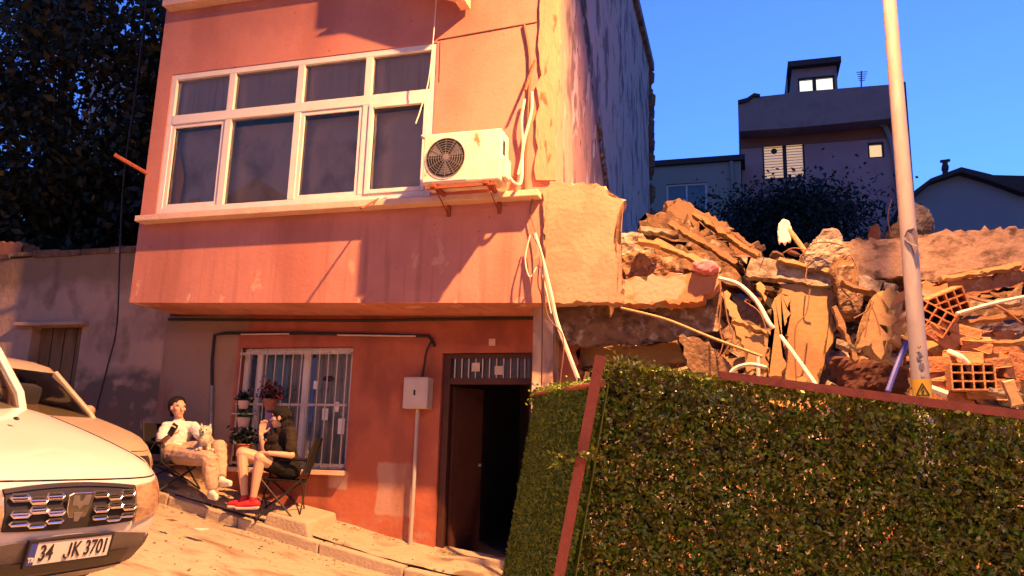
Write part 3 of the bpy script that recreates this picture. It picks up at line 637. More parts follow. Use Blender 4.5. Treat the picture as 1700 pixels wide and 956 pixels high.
# ================================================================== HOUSES BEHIND THE RUBBLE
M['purple'] = mat('violet_grey_plaster', [(.42, .24, .25), (.46, .28, .28), (.38, .21, .22)], .6, .9, .2, 8)
M['parap'] = mat('weathered_parapet', [(.27, .19, .19), (.33, .23, .22), (.21, .14, .14)], .8, .9, .2, 8)
M['brownband'] = mat('stained_brown_band', [(.34, .13, .08), (.24, .10, .07)], .8, .9, .2)
M['greyh'] = mat('grey_green_render', [(.30, .28, .24), (.34, .32, .28)], .7, .9, .2)
M['blueh'] = mat('blue_grey_render', [(.30, .31, .33), (.26, .27, .29)], .8, .9, .2)
M['roofd'] = mat('dark_roof', [(.07, .05, .055), (.05, .04, .04)], 2, .8, .2)
lit = emis('lit_blind', (1, .62, .30), .75); lit2 = emis('bright_room', (1, .97, .78), 1.6); lit3 = emis('bathroom_light', (1, .68, .28), 1.2)
Y = 22.0
def W_(px, py, y=Y): p = at(px, py, y); return p.x, p.z
h = empty('house', (2.5, Y, 2), label='violet-grey house with jutting parapet floor, lit windows and a rooftop room', cat='house')
xl = W_(1232, 300)[0]; xr = W_(1508, 300)[0]; zb = W_(1370, 205)[1]; zt = W_(1370, 160)[1]
w_a = (W_(1266, 260)[0], W_(1336, 260)[0], W_(1300, 297)[1], W_(1300, 236)[1]); w_b = (W_(1441, 250)[0], W_(1468, 250)[0], W_(1455, 262)[1], W_(1455, 236)[1])
pc(wall('wall', xl, xr, -1, zb, Y, Y+.3, [w_a, w_b], M['purple'], None), h)
mb = MB(); mb.bb(xl, xl+.3, Y+.3, Y+9, -1, zb); mb.bb(xr-.3, xr, Y+.3, Y+9, -1, zb); mb.bb(xl+.3, xr-.3, Y+8.7, Y+9, -1, zb); pc(mb.build('shell_wall', M['purple']), h)
# overhanging parapet storey with the worn, curling left end
pts = [(1225, 172), (1237, 168), (1252, 158), (1262, 160), (1300, 156), (1314, 153), (1390, 147), (1478, 140), (1500, 137), (1502, 194), (1440, 200), (1340, 210), (1228, 218)]
mb = MB(); mb.prism([at(a, b, Y-.8) for a, b in pts], (0, 9.6, 0)); pc(mb.build('parapet', M['parap']), h)
mb = MB(); mb.bb(xl, xr, Y-.03, Y-.002, zb-.75, zb-.1); pc(mb.build('stained_band', M['brownband']), h)
mb = MB(); mb.prism([at(a, b, Y-.9) for a, b in [(1225, 166), (1240, 162), (1252, 154), (1262, 156), (1262, 160), (1252, 159), (1240, 168), (1225, 172)]], (0, 9.7, 0)); pc(mb.build('coping', M['roofd']), h)
# rooftop room
a, b, c, d = W_(1316, 150, Y+1)[0], W_(1391, 150, Y+1)[0], W_(1350, 165, Y+1)[1], W_(1350, 112, Y+1)[1]
wr = (W_(1325, 140, Y+1)[0], W_(1386, 140, Y+1)[0], W_(1355, 160, Y+1)[1], W_(1355, 127, Y+1)[1])
pc(wall('rooftop_room', a, b, c, d, Y+1, Y+1.2, [wr], M['parap'], None), h)
mb = MB(); mb.bb(a, a+.2, Y+1.2, Y+4, c, d); mb.bb(b-.2, b, Y+1.2, Y+4, c, d); mb.bb(a+.2, b-.2, Y+3.8, Y+4, c, d); pc(mb.build('rooftop_room_sides', M['parap']), h)
pc(MB().bb(a-.15, b+.15, Y+.7, Y+4.2, d+.002, d+.22).build('roof', M['roofd']), h)
def litwin(r, y, mfr, mm, split, blinds=0):
    f_ = MB(); a, b, c, d = r; e = .06
    for q in [(a, a+e, c, d), (b-e, b, c, d), (a+e, b-e, c, c+e), (a+e, b-e, d-e, d)]+[(a+(b-a)*s-.07, a+(b-a)*s+.07, c+e, d-e) for s in split]: f_.bb(q[0]+.002, q[1]-.002, y+.05, y+.14, q[2]+.002, q[3]-.002)
    fo = pc(f_.build('window', mfr), h)
    MB().bb(a+e, b-e, y+.16, y+.2, c+e, d-e).build('lit_blind' if blinds else 'lit_interior', mm, fo)
    if blinds:
        s_ = MB()
        for k in range(blinds):
            z = c+e+(d-c-2*e)*(k+.5)/blinds; s_.bb(a+e, b-e, y+.145, y+.155, z-.03, z)
        s_.build('blind_slats', M['net'], fo)
    MB().bb(a+e, b-e, y+.10, y+.105, c+e, d-e).build('pane', M['glass'], fo)
    return fo
litwin(w_a, Y, M['roofd'], lit, [.53], 12); litwin(w_b, Y, M['roofd'], lit3, []); fo = litwin(wr, Y+1, M['roofd'], lit2, [.45])
MB().cyl((w_a[0]+.42, Y+.09, w_a[3]-.3), (w_a[0]+.42, Y+.08, w_a[3]-.3), .11, n=20).build('vent_fan', M['roofd'], h).matrix_parent_inverse = Matrix.Translation(-h.location)
pc(MB().tube([at(1462, 205, Y-.3), at(1470, 212, Y-.15), at(1482, 245, Y-.15), at(1490, 300, Y-.15), at(1496, 375, Y-.15)], .09, 8).build('downpipe', M['blueh']), h)
pc(MB().tube([at(1500, 137, Y-.9), at(1504, 190, Y-.9), at(1515, 330, Y-.1)], .07, 8).build('downpipe', M['roofd']), h)
pc(MB().tube([at(1306, 155, Y), at(1306, 130, Y)], .03, 6).build('aerial', M['grey']), h)
mb = MB(); mb.tube([at(1430, 146, Y+2), at(1430, 118, Y+2)], .03, 5)
for k_ in range(5): mb.tube([at(1422+k_, 120+k_*3.5, Y+2), at(1440-k_, 119+k_*3.5, Y+2)], .018, 4)
pc(mb.build('aerial', M['grey']), h)
# low house on the left
a, b = W_(1060, 300, 21)[0], xl-.03; zt = W_(1160, 272, 21)[1]; r = (W_(1106, 320, 21)[0], W_(1174, 320, 21)[0], W_(1140, 350, 21)[1], W_(1140, 304, 21)[1])
t = facade_block('house', a, b, 21, 30, -1, zt, M['greyh'], [r], 'low grey-green house with one wide window, left of the violet house', 'house', M['roofd'])
pc(MB().bb(r[0], r[1], 21.35, 21.37, r[2], r[3]).build('blue_curtain', M['bluecurt']), t)
pc(MB().tube([at(1214, 268, 20.9), at(1218, 330, 20.9), at(1222, 400, 20.9)], .07, 8).build('downpipe', M['greyh']), t)
pc(MB().bb(r[0]-.1, r[1]+.1, 20.85, 20.998, r[2]-.1, r[2]-.01).build('window_sill', M['greyh']), t)
# gabled house on the right
Yg = 19.0; t = empty('house', (12, Yg, 2), label='blue-grey gabled house with dark roof and flue, right of the pole', cat='house')
gp = [(1505, 450), (1505, 326), (1545, 300), (1596, 284), (1640, 296), (1700, 318), (1800, 330), (1800, 450)]
mb = MB(); mb.prism([at(x, y, Yg) for x, y in gp], (0, 8, 0)); pc(mb.build('wall', M['blueh']), t)
mb = MB(); e = [(1500, 330), (1545, 296), (1596, 277), (1645, 289), (1700, 310), (1800, 322), (1800, 330), (1700, 320), (1640, 298), (1596, 285), (1545, 302), (1503, 338)]
mb.prism([at(x, y, Yg-.35) for x, y in e], (0, 8.7, 0)); pc(mb.build('roof', M['roofd']), t)
mb = MB(); mb.prism([at(x, y, Yg+3) for x, y in [(1640, 290), (1800, 294), (1800, 330), (1640, 330)]], (0, 4, 0)); pc(mb.build('roof_ridge', M['roofd']), t)
mb = MB(); mb.tube([at(1569, 300, Yg+1), at(1569, 268, Yg+1)], .085, 10); mb.tube([at(1561, 268, Yg+1), at(1577, 266, Yg+1)], .05, 6); mb.tube([at(1564, 279, Yg+1), at(1574, 279, Yg+1)], .11, 8)
pc(mb.build('flue_pipe', M['roofd']), t)
# tree before the violet house
p = at(1300, 400, 15); tree((p.x, 15, p.z-1.6), 2.65, 2.2, 20000, M['leafd'], 'low dark green tree growing in front of the violet house', clumps=40, lo=.35, lsize=.065)
# house across the street, behind the camera (its face shows in the window panes)
M['opp'] = mat('cream_render', [(.72, .62, .50), (.64, .55, .44)], .6, .9, .2)
facade_block('house', -36, -4, -33, -26, -2, 25, M['opp'], [(x, x+1.7, z, z+1.5) for x in range(-34, -5, 4) for z in (2, 5.4, 8.8, 12.2, 15.6, 19, 22)], 'tall cream block across the street, mirrored in the window panes', 'building')
t = facade_block('house', -22, -12.5, -23.4, -17, -2, 7.6, M['greyh'], [(x, x+1.4, z, z+1.4) for x in (-21, -18, -15) for z in (1, 4.6)], 'low gabled house across the street, mirrored in the lower panes', 'house')
pc(MB().prism([(-22.6, -16.6, 7.82), (-12, -16.6, 7.82), (-17.2, -16.6, 11.0)], (0, -7, 0)).build('gable_roof', M['roofd']), t)
# ================================================================== STREET LAMP POLE
pb = at(1531, 650, -1.5); PX, PY = pb.x, pb.y
base = road_z(PX, PY)+.05
t = empty('street_lamp', (PX, PY, base), label='tall tapered steel street lamp pole behind the hedge fence', cat='street lamp')
pc(MB().tube([(PX, PY, base-.1), (PX, PY, base+1.2), (PX-.02, PY, 4.8), (PX-.04, PY, 9.1)], [.072, .067, .052, .042], 20, smooth=False).build('pole', M['galv'], smooth=True), t)
pc(MB().tube([(PX-.04, PY, 9.0), (PX-.05, PY-.2, 9.2), (LAMP.x, LAMP.y-.1, 9.22)], .028, 10).build('arm', M['galv'], smooth=True), t)
pc(MB().bb(LAMP.x-.14, LAMP.x+.14, LAMP.y-.35, LAMP.y+.3, 9.10, 9.24, bev=.04).build('lamp_head', M['grey']), t)
pc(MB().box((LAMP.x, LAMP.y, 9.085), (.2, .42, .02)).build('lamp_lens', emis('sodium_glow', (1, .6, .25), 8)), t)
M['yellow'] = mat('yellow_sticker', [(.62, .42, .05)], 8, .6, 0)
z1 = at(1530, 640, PY).z
def band(z, h_, r, m, a0=0, a1=6.2832, n=28, name='sticker'):
    v = []; f = []
    for i in range(n+1):
        a = a0+(a1-a0)*i/n
        for zz in (z-h_/2, z+h_/2): v.append((PX+r*math.cos(a), PY+r*math.sin(a), zz))
    f = [(2*i, 2*i+2, 2*i+3, 2*i+1) for i in range(n)]
    return pc(py_mesh(name, v, f, m, None, True), t)
band(at(1530, 652, PY).z, .19, .0695, M['yellow'], R_(190), R_(330))
# warning triangle with a bolt on the sticker
def onpole(u, w, zc): a = R_(262)+u/.0715; return Vector((PX+.0715*math.cos(a), PY+.0715*math.sin(a), zc+w))
zc = at(1530, 648, PY).z
mb = MB(); tri = [(-.045, -.04), (.045, -.04), (0, .045)]
for i in range(3):
    a, b = tri[i], tri[(i+1) % 3]; mb.tube([onpole(a[0]+(b[0]-a[0])*k/5, a[1]+(b[1]-a[1])*k/5, zc) for k in range(6)], .004, 4, smooth=False)
mb.tube([onpole(.008, .02, zc), onpole(-.008, -.004, zc), onpole(.008, -.006, zc), onpole(-.004, -.03, zc)], .004, 4, smooth=False)
pc(mb.build('warning_triangle', M['black']), t)
band(at(1530, 676, PY).z, .10, .0705, M['sill'], R_(200), R_(320))
mb = MB()                                   # small dark painted marks
for (u, w) in ((.0, .20), (.01, .23), (-.01, .26), (.0, .30), (.01, .13)): mb.tube([onpole(u-.012, w+.012, zc), onpole(u, w, zc), onpole(u+.012, w+.014, zc)], .0035, 4, smooth=False)
pc(mb.build('pole_marks', M['black']), t)
v = []                                      # torn bill on the pole
mb = MB(); mb.prism([onpole(a, b, at(1508, 400, PY).z) for a, b in [(-.05, .02), (-.02, .07), (.03, .08), (.055, .04), (.045, -.06), (.02, -.13), (.0, -.05), (-.03, -.02)]], (0, -.004, 0)); 
pc(mb.build('torn_bill', mat('grey_torn_bill', [(.20, .17, .20)], 5, .8, .1)), t)

# unseen lamp post added behind the camera, on the opposite pavement, for soft fill
t3 = empty('street_lamp', (6.5, -16.4, -1.2), label='added unseen lamp post on the opposite pavement, giving soft fill light', cat='street lamp')
pc(MB().tube([(6.5, -16.4, -1.2), (6.5, -16.4, 8.6)], [.08, .045], 16).build('pole', M['galv'], smooth=True), t3)
pc(MB().tube([(6.5, -16.4, 8.5), (6.5, -16.2, 8.65), (6.5, -15.3, 8.66)], .028, 8).build('arm', M['galv'], smooth=True), t3)
pc(MB().bb(6.36, 6.64, -15.55, -14.95, 8.50, 8.64, bev=.04).build('lamp_head', M['grey']), t3)
# ================================================================== HEDGE FENCE
A = at(1004, 600, -3.7); dn = at(943, 956, -3.7)-A; dn = dn*(2.05/dn.length); Bq = at(1700, 692, -3.7); Bq = A+(Bq-A)*(3.6/(Bq-A).length)
def leafobj(A, Bp, dn, thick, n, lsize, m, root, extra_top=0, name='artificial_leaves'):
    A, Bp, dn = Vector(A), Vector(Bp), Vector(dn); u = Bp-A; nrm = u.cross(dn).normalized()
    U_ = rng.uniform(0, 1, n); V_ = rng.uniform(.004, 1, n)
    # clumped in tufts like a mat of clips
    cu = np.round(U_*u.length/.055+rng.normal(0, .32, n))*.055/u.length; cv = np.round(V_*dn.length/.055+rng.normal(0, .32, n))*.055/dn.length
    mixk = rng.random(n) < .0; U_ = np.where(mixk, cu, U_); V_ = np.where(mixk, cv, V_)
    lump = np.array([noise.noise(Vector((a*u.length*7, b*dn.length*7, 0))) for a, b in zip(U_, V_)])
    wv = rng.uniform(-thick/2, thick/2, n)+lump*thick*.5
    if extra_top: wv = np.where(rng.random(n) < .028, -rng.uniform(.03, .075, n), wv)
    if extra_top:
        k = rng.random(n) < extra_top; V_ = np.where(k, -np.abs(rng.normal(0, .016, n))*np.clip(1-U_*4.5, 0, 1)+.012, V_)
    P = np.array(A)+np.outer(U_, u)+np.outer(V_, dn)+np.outer(wv, nrm)
    return pc(leaves(name, P, lsize, m, None), root)
f1 = empty('hedge_fence_panel', A+dn, label='big leaning fence panel covered with glossy artificial hedge leaves', cat='fence panel')
leafobj(A, Bq, dn, .08, 130000, .0155, M['hedge'], f1, .03); leafobj(A+Vector((0, .03, -.10)), Bq+Vector((0, .03, -.10)), dn, .02, 45000, .02, M['leafd'], f1, 0, 'back_leaves')
nrm = Vector((0, 1, 0)); u = (Bq-A).normalized(); d = dn.normalized()
# top rail runs behind the tufts and comes clear to the right
pc(MB().box((A+Bq)/2+nrm*-.035-d*.004+u*.30, ((Bq-A).length-.6, .03, .042), Matrix((u, nrm, -d)).transposed()).build('top_rail', M['rust']), f1)
q = (A+Bq)/2+dn; pc(MB().box(q, ((Bq-A).length, .035, .045), Matrix((u, nrm, -d)).transposed()).build('bottom_rail', M['rust']), f1)
for k in (1.25, 2.5, 3.58):
    q = A+u*k+dn/2+nrm*.05; pc(MB().box(q, (.04, .04, dn.length), Matrix((u, nrm, -d)).transposed()).build('post', M['rust']), f1)
mb = MB()
for k in range(1, 24): mb.tube([A+u*(k*.15)+nrm*.02, A+u*(k*.15)+dn+nrm*.02], .002, 4)
for k in range(1, 14): mb.tube([A+d*(k*.15)+nrm*.02, A+d*(k*.15)+u*3.6+nrm*.02], .002, 4)
pc(mb.build('wire_mesh', M['rebar']), f1)
# return panel running back to the house corner
A2 = at(1000, 637, -3.78); B2 = at(889, 654, -.55); Bb = at(835, 956, -.72); Ab = A2+dn.normalized()*2.0
f2 = empty('hedge_fence_panel', Bb, label='narrow fence panel covered with short smooth artificial turf, next to the doorway', cat='fence panel')
u2 = B2-A2; dn2 = Bb-B2
n = 60000; U_ = rng.uniform(0, 1, n); V_ = rng.uniform(-.005, 1, n); V_ = np.where(rng.random(n) < .03, -rng.exponential(.008, n), V_)
top = np.array(A2)+np.outer(U_, u2); bot = np.array(Ab)+np.outer(U_, (Bb-Ab)); P = top+(bot-top)*V_[:, None]; P[:, 0] += rng.normal(0, .008, n)+.012*np.sin(U_*9)
pc(leaves('artificial_turf', P, .016, M['turf'], None), f2)
mb = MB(); off = Vector((.03, 0, 0)); mb.prism([A2+off, B2+off, Bb+off, Ab+off], (.006, 0, 0)); pc(mb.build('backing_sheet', M['turf']), f2)
pc(MB().tube([A2, A2.lerp(B2, .5), B2], .018, 8).build('top_rail', M['rust']), f2)
tufts = [B2+Vector((random.gauss(.02, .03), random.gauss(.0, .05), random.gauss(-.04, .05))) for _ in range(240)]
pc(leaves('leaf_tuft', tufts, .025, M['hedge'], None), f2)
# rusty angle post between the two panels
pt = at(994, 606, -3.86); pbm = at(928, 958, -3.86); dv = (pbm-pt); 
mb = MB(); L = dv.length*1.45; e1 = dv.normalized(); e2 = Vector((1, 0, 0)); e2 = (e2-e1*e2.dot(e1)).normalized(); e3 = e1.cross(e2)
mb.box(pt+e1*L/2-e1*.05, (.055, .006, L), Matrix((e2, e3, e1)).transposed()); mb.box(pt+e1*L/2-e1*.05-e2*.026+Vector((0, .03, 0)), (.006, .055, L), Matrix((e2, e3, e1)).transposed())
o = mb.build('fence_post', M['rust']); tag(o, 'leaning rusty angle iron post between the two hedge panels', 'fence post')
sp = [at(x, y, -3.92) for x, y in ((1004, 762), (985, 755), (962, 757), (940, 760), (925, 765))]
mb = MB().tube(sp, .004, 5); o = mb.build('vine_shoot', M['bark']); tag(o, 'loose artificial vine shoot lying across the rusty post', 'vine')
pl = []
for a, b in zip(sp, sp[1:]):
    for _ in range(22): pl.append(a.lerp(b, random.random())+Vector((random.gauss(0, .012), random.gauss(0, .01), random.gauss(0, .012))))
for _ in range(30): pl.append(sp[-1]+Vector((random.gauss(0, .02), random.gauss(0, .015), random.gauss(0, .02))))
leaves('shoot_leaves', pl, .02, M['hedge'], o)
# ================================================================== RUBBLE SITE
def heap_z(x, y):
    g = G(x)-.1; r = max(0, min(1, (y+1.0)/1.5)); r2 = max(0, min(1, (y-.2)/3.2))
    top = 1.55+1.75*r2+.3*max(0, min(1, (x-.2)/1.5))*r2
    left = max(0, min(1, (x+1.9)/1.8)); top = top*(.62+.38*left) if y < 2.2 else top
    back = max(0, min(1, (13-y)/6))
    z = g+(top-g)*r*back
    p = Vector((x*1.1, y*1.1, .3))
    return z+(.28*noise.noise(p)+.14*noise.noise(p*2.7)+.06*noise.noise(p*7))*r*back
xs = list(np.arange(-1.85, 13.1, .12)); ys = list(np.arange(-1.1, 13.2, .14)); n = len(xs)
v = [(x, y, heap_z(x, y)) for y in ys for x in xs]; f = [(j*n+i, j*n+i+1, (j+1)*n+i+1, (j+1)*n+i) for j in range(len(ys)-1) for i in range(n-1)]
M['heap'] = mat('rubble_dirt', [(.09, .06, .045), (.20, .14, .10), (.06, .045, .04)], 5, 1, 1.2, 12, extra=lambda t, c, tc: layer(t, c, (.34, .25, .17), noise_mask(t, tc, 11, .58, .64)))
tag(py_mesh('rubble_mound', v, f, M['heap'], smooth=False), 'mound of earth, dust and crushed masonry behind the fence', 'rubble', kind='stuff')
def frags(cnt, xr, yr, size, m, name, lab):
    v = []; f = []
    for i in range(cnt):
        x = random.uniform(*xr); y = random.uniform(*yr); z = heap_z(x, y); s = size*random.expovariate(1)+.012; k = len(v); rot = Matrix.Rotation(random.random()*6, 3, Vector((random.random(), random.random(), random.random())).normalized())
        sx, sy, sz = s*random.uniform(.5, 1.5), s*random.uniform(.5, 1.5), s*random.uniform(.2, .8)
        for a in (-1, 1):
            for b in (-1, 1):
                for c in (-1, 1): v.append(Vector((x, y, z+sz*.5))+rot@Vector((a*sx*random.uniform(.6, 1), b*sy*random.uniform(.6, 1), c*sz*random.uniform(.6, 1))))
        f += [tuple(k+q for q in r) for r in ((0, 1, 3, 2), (4, 6, 7, 5), (0, 4, 5, 1), (2, 3, 7, 6), (0, 2, 6, 4), (1, 5, 7, 3))]
    tag(py_mesh(name, v, f, m), lab, 'rubble', kind='stuff')
frags(4200, (-1.7, 9), (-.7, 8), .035, M['conc'], 'crushed_concrete', 'crushed pale concrete fragments strewn over the rubble mound')
frags(2600, (-1.7, 9), (-.7, 8), .035, M['brick'], 'crushed_brick', 'crushed red brick fragments strewn over the rubble mound')
frags(1500, (-1.7, 9), (-.7, 8), .04, M['dark'], 'charred_scraps', 'dark scraps of roofing and cloth strewn over the rubble mound')
def S(name, pix, Y, th, m, label, cat='rubble slab', **k): return tag(slab(name, pix, Y, th, m, **k), label, cat)
S('concrete_slab', [(1106, 336), (1128, 330), (1165, 350), (1205, 370), (1240, 400), (1272, 430), (1262, 446), (1235, 436), (1195, 405), (1150, 378), (1108, 355)], 2.2, .9, M['plast'], 'long curved pale slab lying topmost on the rubble pile beside the house', back=(-.15, 1, .1), amp=.04, jg=.03)
S('roof_slab', [(1190, 380), (1232, 402), (1272, 432), (1268, 452), (1240, 448), (1205, 420), (1180, 398)], 1.9, .3, M['tile'], 'ragged reddish roof edge under the topmost pale slab', amp=.05, jg=.03)
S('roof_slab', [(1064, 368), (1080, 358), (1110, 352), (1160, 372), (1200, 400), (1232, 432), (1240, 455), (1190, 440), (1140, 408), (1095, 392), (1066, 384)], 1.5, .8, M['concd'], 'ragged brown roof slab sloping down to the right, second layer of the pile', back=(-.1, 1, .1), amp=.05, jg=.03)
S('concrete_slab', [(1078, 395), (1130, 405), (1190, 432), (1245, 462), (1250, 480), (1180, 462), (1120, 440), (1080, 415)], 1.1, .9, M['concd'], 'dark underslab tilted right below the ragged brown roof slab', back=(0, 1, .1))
S('masonry_chunk', [(1022, 392), (1048, 386), (1074, 398), (1082, 412), (1068, 426), (1030, 428)], .6, .5, M['conc'], 'lit masonry chunk wedged beside the peach plaster remnant', cat='masonry chunk', amp=.06, jg=.03)
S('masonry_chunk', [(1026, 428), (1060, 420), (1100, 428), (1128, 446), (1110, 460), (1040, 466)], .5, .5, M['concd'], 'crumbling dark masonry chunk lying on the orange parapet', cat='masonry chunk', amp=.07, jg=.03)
S('roof_batten', [(1058, 394), (1096, 400), (1096, 407), (1058, 401)], .3, .12, M['palewood'], 'short pale batten poking out over the masonry chunks', cat='timber', amp=.005, jg=.004)
S('parapet_block', [(1030, 464), (1075, 458), (1130, 452), (1190, 450), (1196, 470), (1186, 482), (1160, 503), (1034, 506)], .1, .35, M['orangep'], 'orange painted parapet block hanging right of the peach plaster remnant', back=(0, 1, 0), vox=.025, amp=.012)
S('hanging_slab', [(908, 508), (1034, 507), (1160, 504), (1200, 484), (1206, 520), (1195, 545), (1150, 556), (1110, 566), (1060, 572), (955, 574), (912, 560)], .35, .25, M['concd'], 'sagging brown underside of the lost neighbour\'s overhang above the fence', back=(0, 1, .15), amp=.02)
S('concrete_beam', [(905, 575), (1060, 575), (1140, 562), (1160, 575), (1130, 600), (1000, 612), (905, 612)], .8, .3, M['plast'], 'brown beam crossing the dark gap below the sagging slab', back=(0, 1, 0))
S('wall_stub', [(905, 560), (958, 560), (962, 700), (900, 700)], .55, .3, M['lowred'], 'narrow red wall stub directly right of the doorway', cat='wall', back=(0, 1, 0), vox=.04, amp=.008)
S('concrete_slab', [(1124, 556), (1160, 560), (1190, 580), (1216, 610), (1205, 628), (1150, 622), (1135, 590)], .2, .2, M['concd'], 'grey-brown slab wedge leaning in the gap under the overhang')
S('concrete_slab', [(1225, 425), (1290, 432), (1340, 440), (1400, 452), (1470, 468), (1490, 480), (1470, 492), (1380, 476), (1300, 470), (1240, 452)], 1.0, 1.0, M['conc'], 'long flat ragged slab across the middle of the pile with rebar edge', back=(.1, 1, .12), amp=.05, jg=.03)
S('wall_panel', [(1296, 470), (1340, 462), (1385, 480), (1388, 545), (1370, 600), (1356, 650), (1276, 650), (1282, 560)], .55, .16, M['plast'], 'large tan wall panel standing upright in the middle of the rubble', amp=.012)
S('wooden_plank', [(1286, 492), (1296, 486), (1312, 488), (1308, 540), (1298, 628), (1276, 628), (1280, 560)], .3, .10, M['plast'], 'narrow tan post leaning in front of the large wall panel', cat='post', amp=.01)
S('concrete_slab', [(1420, 580), (1432, 545), (1446, 505), (1462, 484), (1484, 480), (1487, 520), (1478, 560), (1462, 592), (1440, 590)], -.2, .14, M['plast'], 'tilted broken concrete piece with bent rebar left of the pole', amp=.05, jg=.02, back=(.7, .8, 0))
S('concrete_column', [(1384, 430), (1400, 420), (1414, 428), (1420, 460), (1430, 500), (1424, 520), (1406, 520), (1392, 490), (1384, 460)], .3, .25, M['concd'], 'shattered reinforced column end sticking up with bent rebar', amp=.04, jg=.02)
S('masonry_chunk', [(1330, 425), (1360, 402), (1395, 398), (1410, 412), (1400, 440), (1340, 446)], .9, .6, M['conc'], 'grey masonry lump under the left end of the long beam', cat='masonry chunk', amp=.06, jg=.03)
S('masonry_chunk', [(1352, 400), (1366, 384), (1378, 376), (1400, 392), (1398, 402)], 1.6, .4, M['conc'], 'pointed grey lump on top of the beam\'s left end', cat='masonry chunk', amp=.05)
S('concrete_beam', [(1376, 404), (1420, 397), (1480, 396), (1550, 386), (1620, 382), (1760, 374), (1900, 370), (1900, 440), (1760, 446), (1700, 448), (1610, 455), (1540, 470), (1500, 458), (1440, 466), (1390, 452)], 1.9, .9, M['beam'], 'long massive tilted concrete beam crossing behind the street lamp pole', amp=.03, jg=.02, vox=.045, back=(0, 1, 0))
S('masonry_chunk', [(1500, 352), (1515, 336), (1532, 344), (1552, 366), (1545, 376), (1510, 382), (1498, 372)], 2.7, .5, M['conc'], 'rough pale boulder of masonry sitting on the beam right of the pole', cat='masonry chunk', amp=.08, jg=.03)
S('masonry_chunk', [(1476, 384), (1490, 370), (1500, 384), (1500, 394), (1478, 396)], 2.5, .3, M['concd'], 'small crumbling lump on the beam just left of the pole', cat='masonry chunk', amp=.05)
S('roof_slab', [(1536, 482), (1580, 466), (1640, 456), (1760, 436), (1760, 462), (1700, 470), (1640, 486), (1590, 500), (1548, 502)], 1.1, .8, M['tile'], 'long reddish roof slab right of the pole under the beam', amp=.04, jg=.025, back=(0, 1, .12))
S('roof_slab', [(1530, 470), (1580, 474), (1600, 480), (1580, 500), (1540, 508)], .9, .4, M['orangep'], 'short orange roof piece touching the pole on its right', amp=.04)
S('concrete_slab', [(1540, 500), (1620, 492), (1700, 486), (1800, 480), (1800, 520), (1700, 530), (1620, 535), (1560, 520)], 1.0, .9, M['concd'], 'dusty brown slab buried below the long reddish roof slab', back=(0, 1, .12), amp=.05)
S('roof_slab', [(1600, 560), (1660, 552), (1760, 560), (1760, 585), (1680, 590), (1620, 590)], .3, .6, M['tile'], 'low reddish slab at the right edge of the photo', back=(0, 1, .12), amp=.04)
S('fallen_cladding', [(1545, 588), (1600, 580), (1672, 588), (1680, 612), (1640, 616), (1552, 622)], .0, .5, M['brick2'], 'flat pale orange wall piece above the bricks right of the pole', amp=.02, back=(0, 1, .1))
S('dark_cloth', [(1585, 538), (1640, 528), (1700, 534), (1760, 530), (1760, 560), (1650, 566), (1600, 560)], .6, .4, mat('dark_blue_cloth', [(.06, .06, .11), (.10, .08, .10)], 4, .95, .8, 8), 'dark blue-grey cloth crumpled between the slabs at the right', cat='cloth', amp=.06)
S('dark_cloth', [(1190, 490), (1230, 500), (1275, 520), (1285, 560), (1270, 620), (1230, 600), (1205, 560)], 1.3, .4, M['dirt'], 'dark earth-stained sheet hanging in the gap left of the tan post', cat='cloth', amp=.05)
S('dark_cloth', [(1385, 590), (1430, 600), (1500, 590), (1510, 640), (1400, 645)], .2, .3, mat('dark_maroon_cloth', [(.09, .035, .03), (.06, .03, .03)], 4, .95, .8, 8), 'dark maroon blanket lying in the hollow left of the pole', cat='cloth', amp=.06)
S('pink_cloth', [(1150, 438), (1166, 430), (1186, 434), (1193, 444), (1182, 452), (1160, 448)], .0, .10, mat('pink_cloth', [(.62, .22, .26)], 4, .9, .5, 10), 'crumpled pink cloth caught on the parapet block', cat='cloth', amp=.03)
S('roof_batten', [(1196, 486), (1206, 480), (1240, 540), (1262, 590), (1250, 600), (1220, 550)], .25, .08, M['palewood'], 'tan board sliding down into the dark gap behind the curved pipe', cat='timber', amp=.006)
S('roof_batten', [(1255, 470), (1262, 466), (1275, 495), (1270, 502)], .5, .06, M['palewood'], 'short pale stick under the long flat slab', cat='timber', amp=.004)
S('roof_batten', [(1664, 632), (1684, 628), (1702, 672), (1680, 676)], -.9, .05, M['palewood'], 'pale plank end leaning at the right edge behind the fence rail', cat='timber', amp=.004, jg=.004)
S('roof_slab', [(1236, 556), (1268, 552), (1275, 612), (1240, 618)], .1, .12, M['plast'], 'small tan plaster piece left of the tan post', amp=.02)
def region(p):
    v = Vector(p)-CAM; z = v.dot(FW); x = 850+1340*v.dot(RT)/z; y = 478-1340*v.dot(UP)/z
    if y > 640+(x-1200)*.13 or x < 1030: return 'low behind the hedge fence'
    if x < 1200: return 'under the long pale slabs' if y < 470 else 'in the dark gap below the sagging slab'
    if x < 1290: return 'left of the large tan panel'
    if x < 1400: return 'around the large tan panel'
    if x < 1525: return 'just left of the lamp pole'
    if x < 1600: return 'just right of the lamp pole'
    return 'at the far right behind the rail'
def strip(name, a, b, w, Y, m, label, cat, th=.12, jg=.012):
    (x0, y0), (x1, y1) = a, b; L = math.hypot(x1-x0, y1-y0); nx, ny = -(y1-y0)/L*w/2, (x1-x0)/L*w/2
    S(name, [(x0+nx, y0+ny), (x0-nx, y0-ny), ((x0+x1)/2-nx*1.1, (y0+y1)/2-ny*1.1), (x1-nx*.8, y1-ny*.8), (x1+nx, y1+ny), ((x0+x1)/2+nx, (y0+y1)/2+ny)], Y, th, m, label, cat, jg=jg, amp=.012)
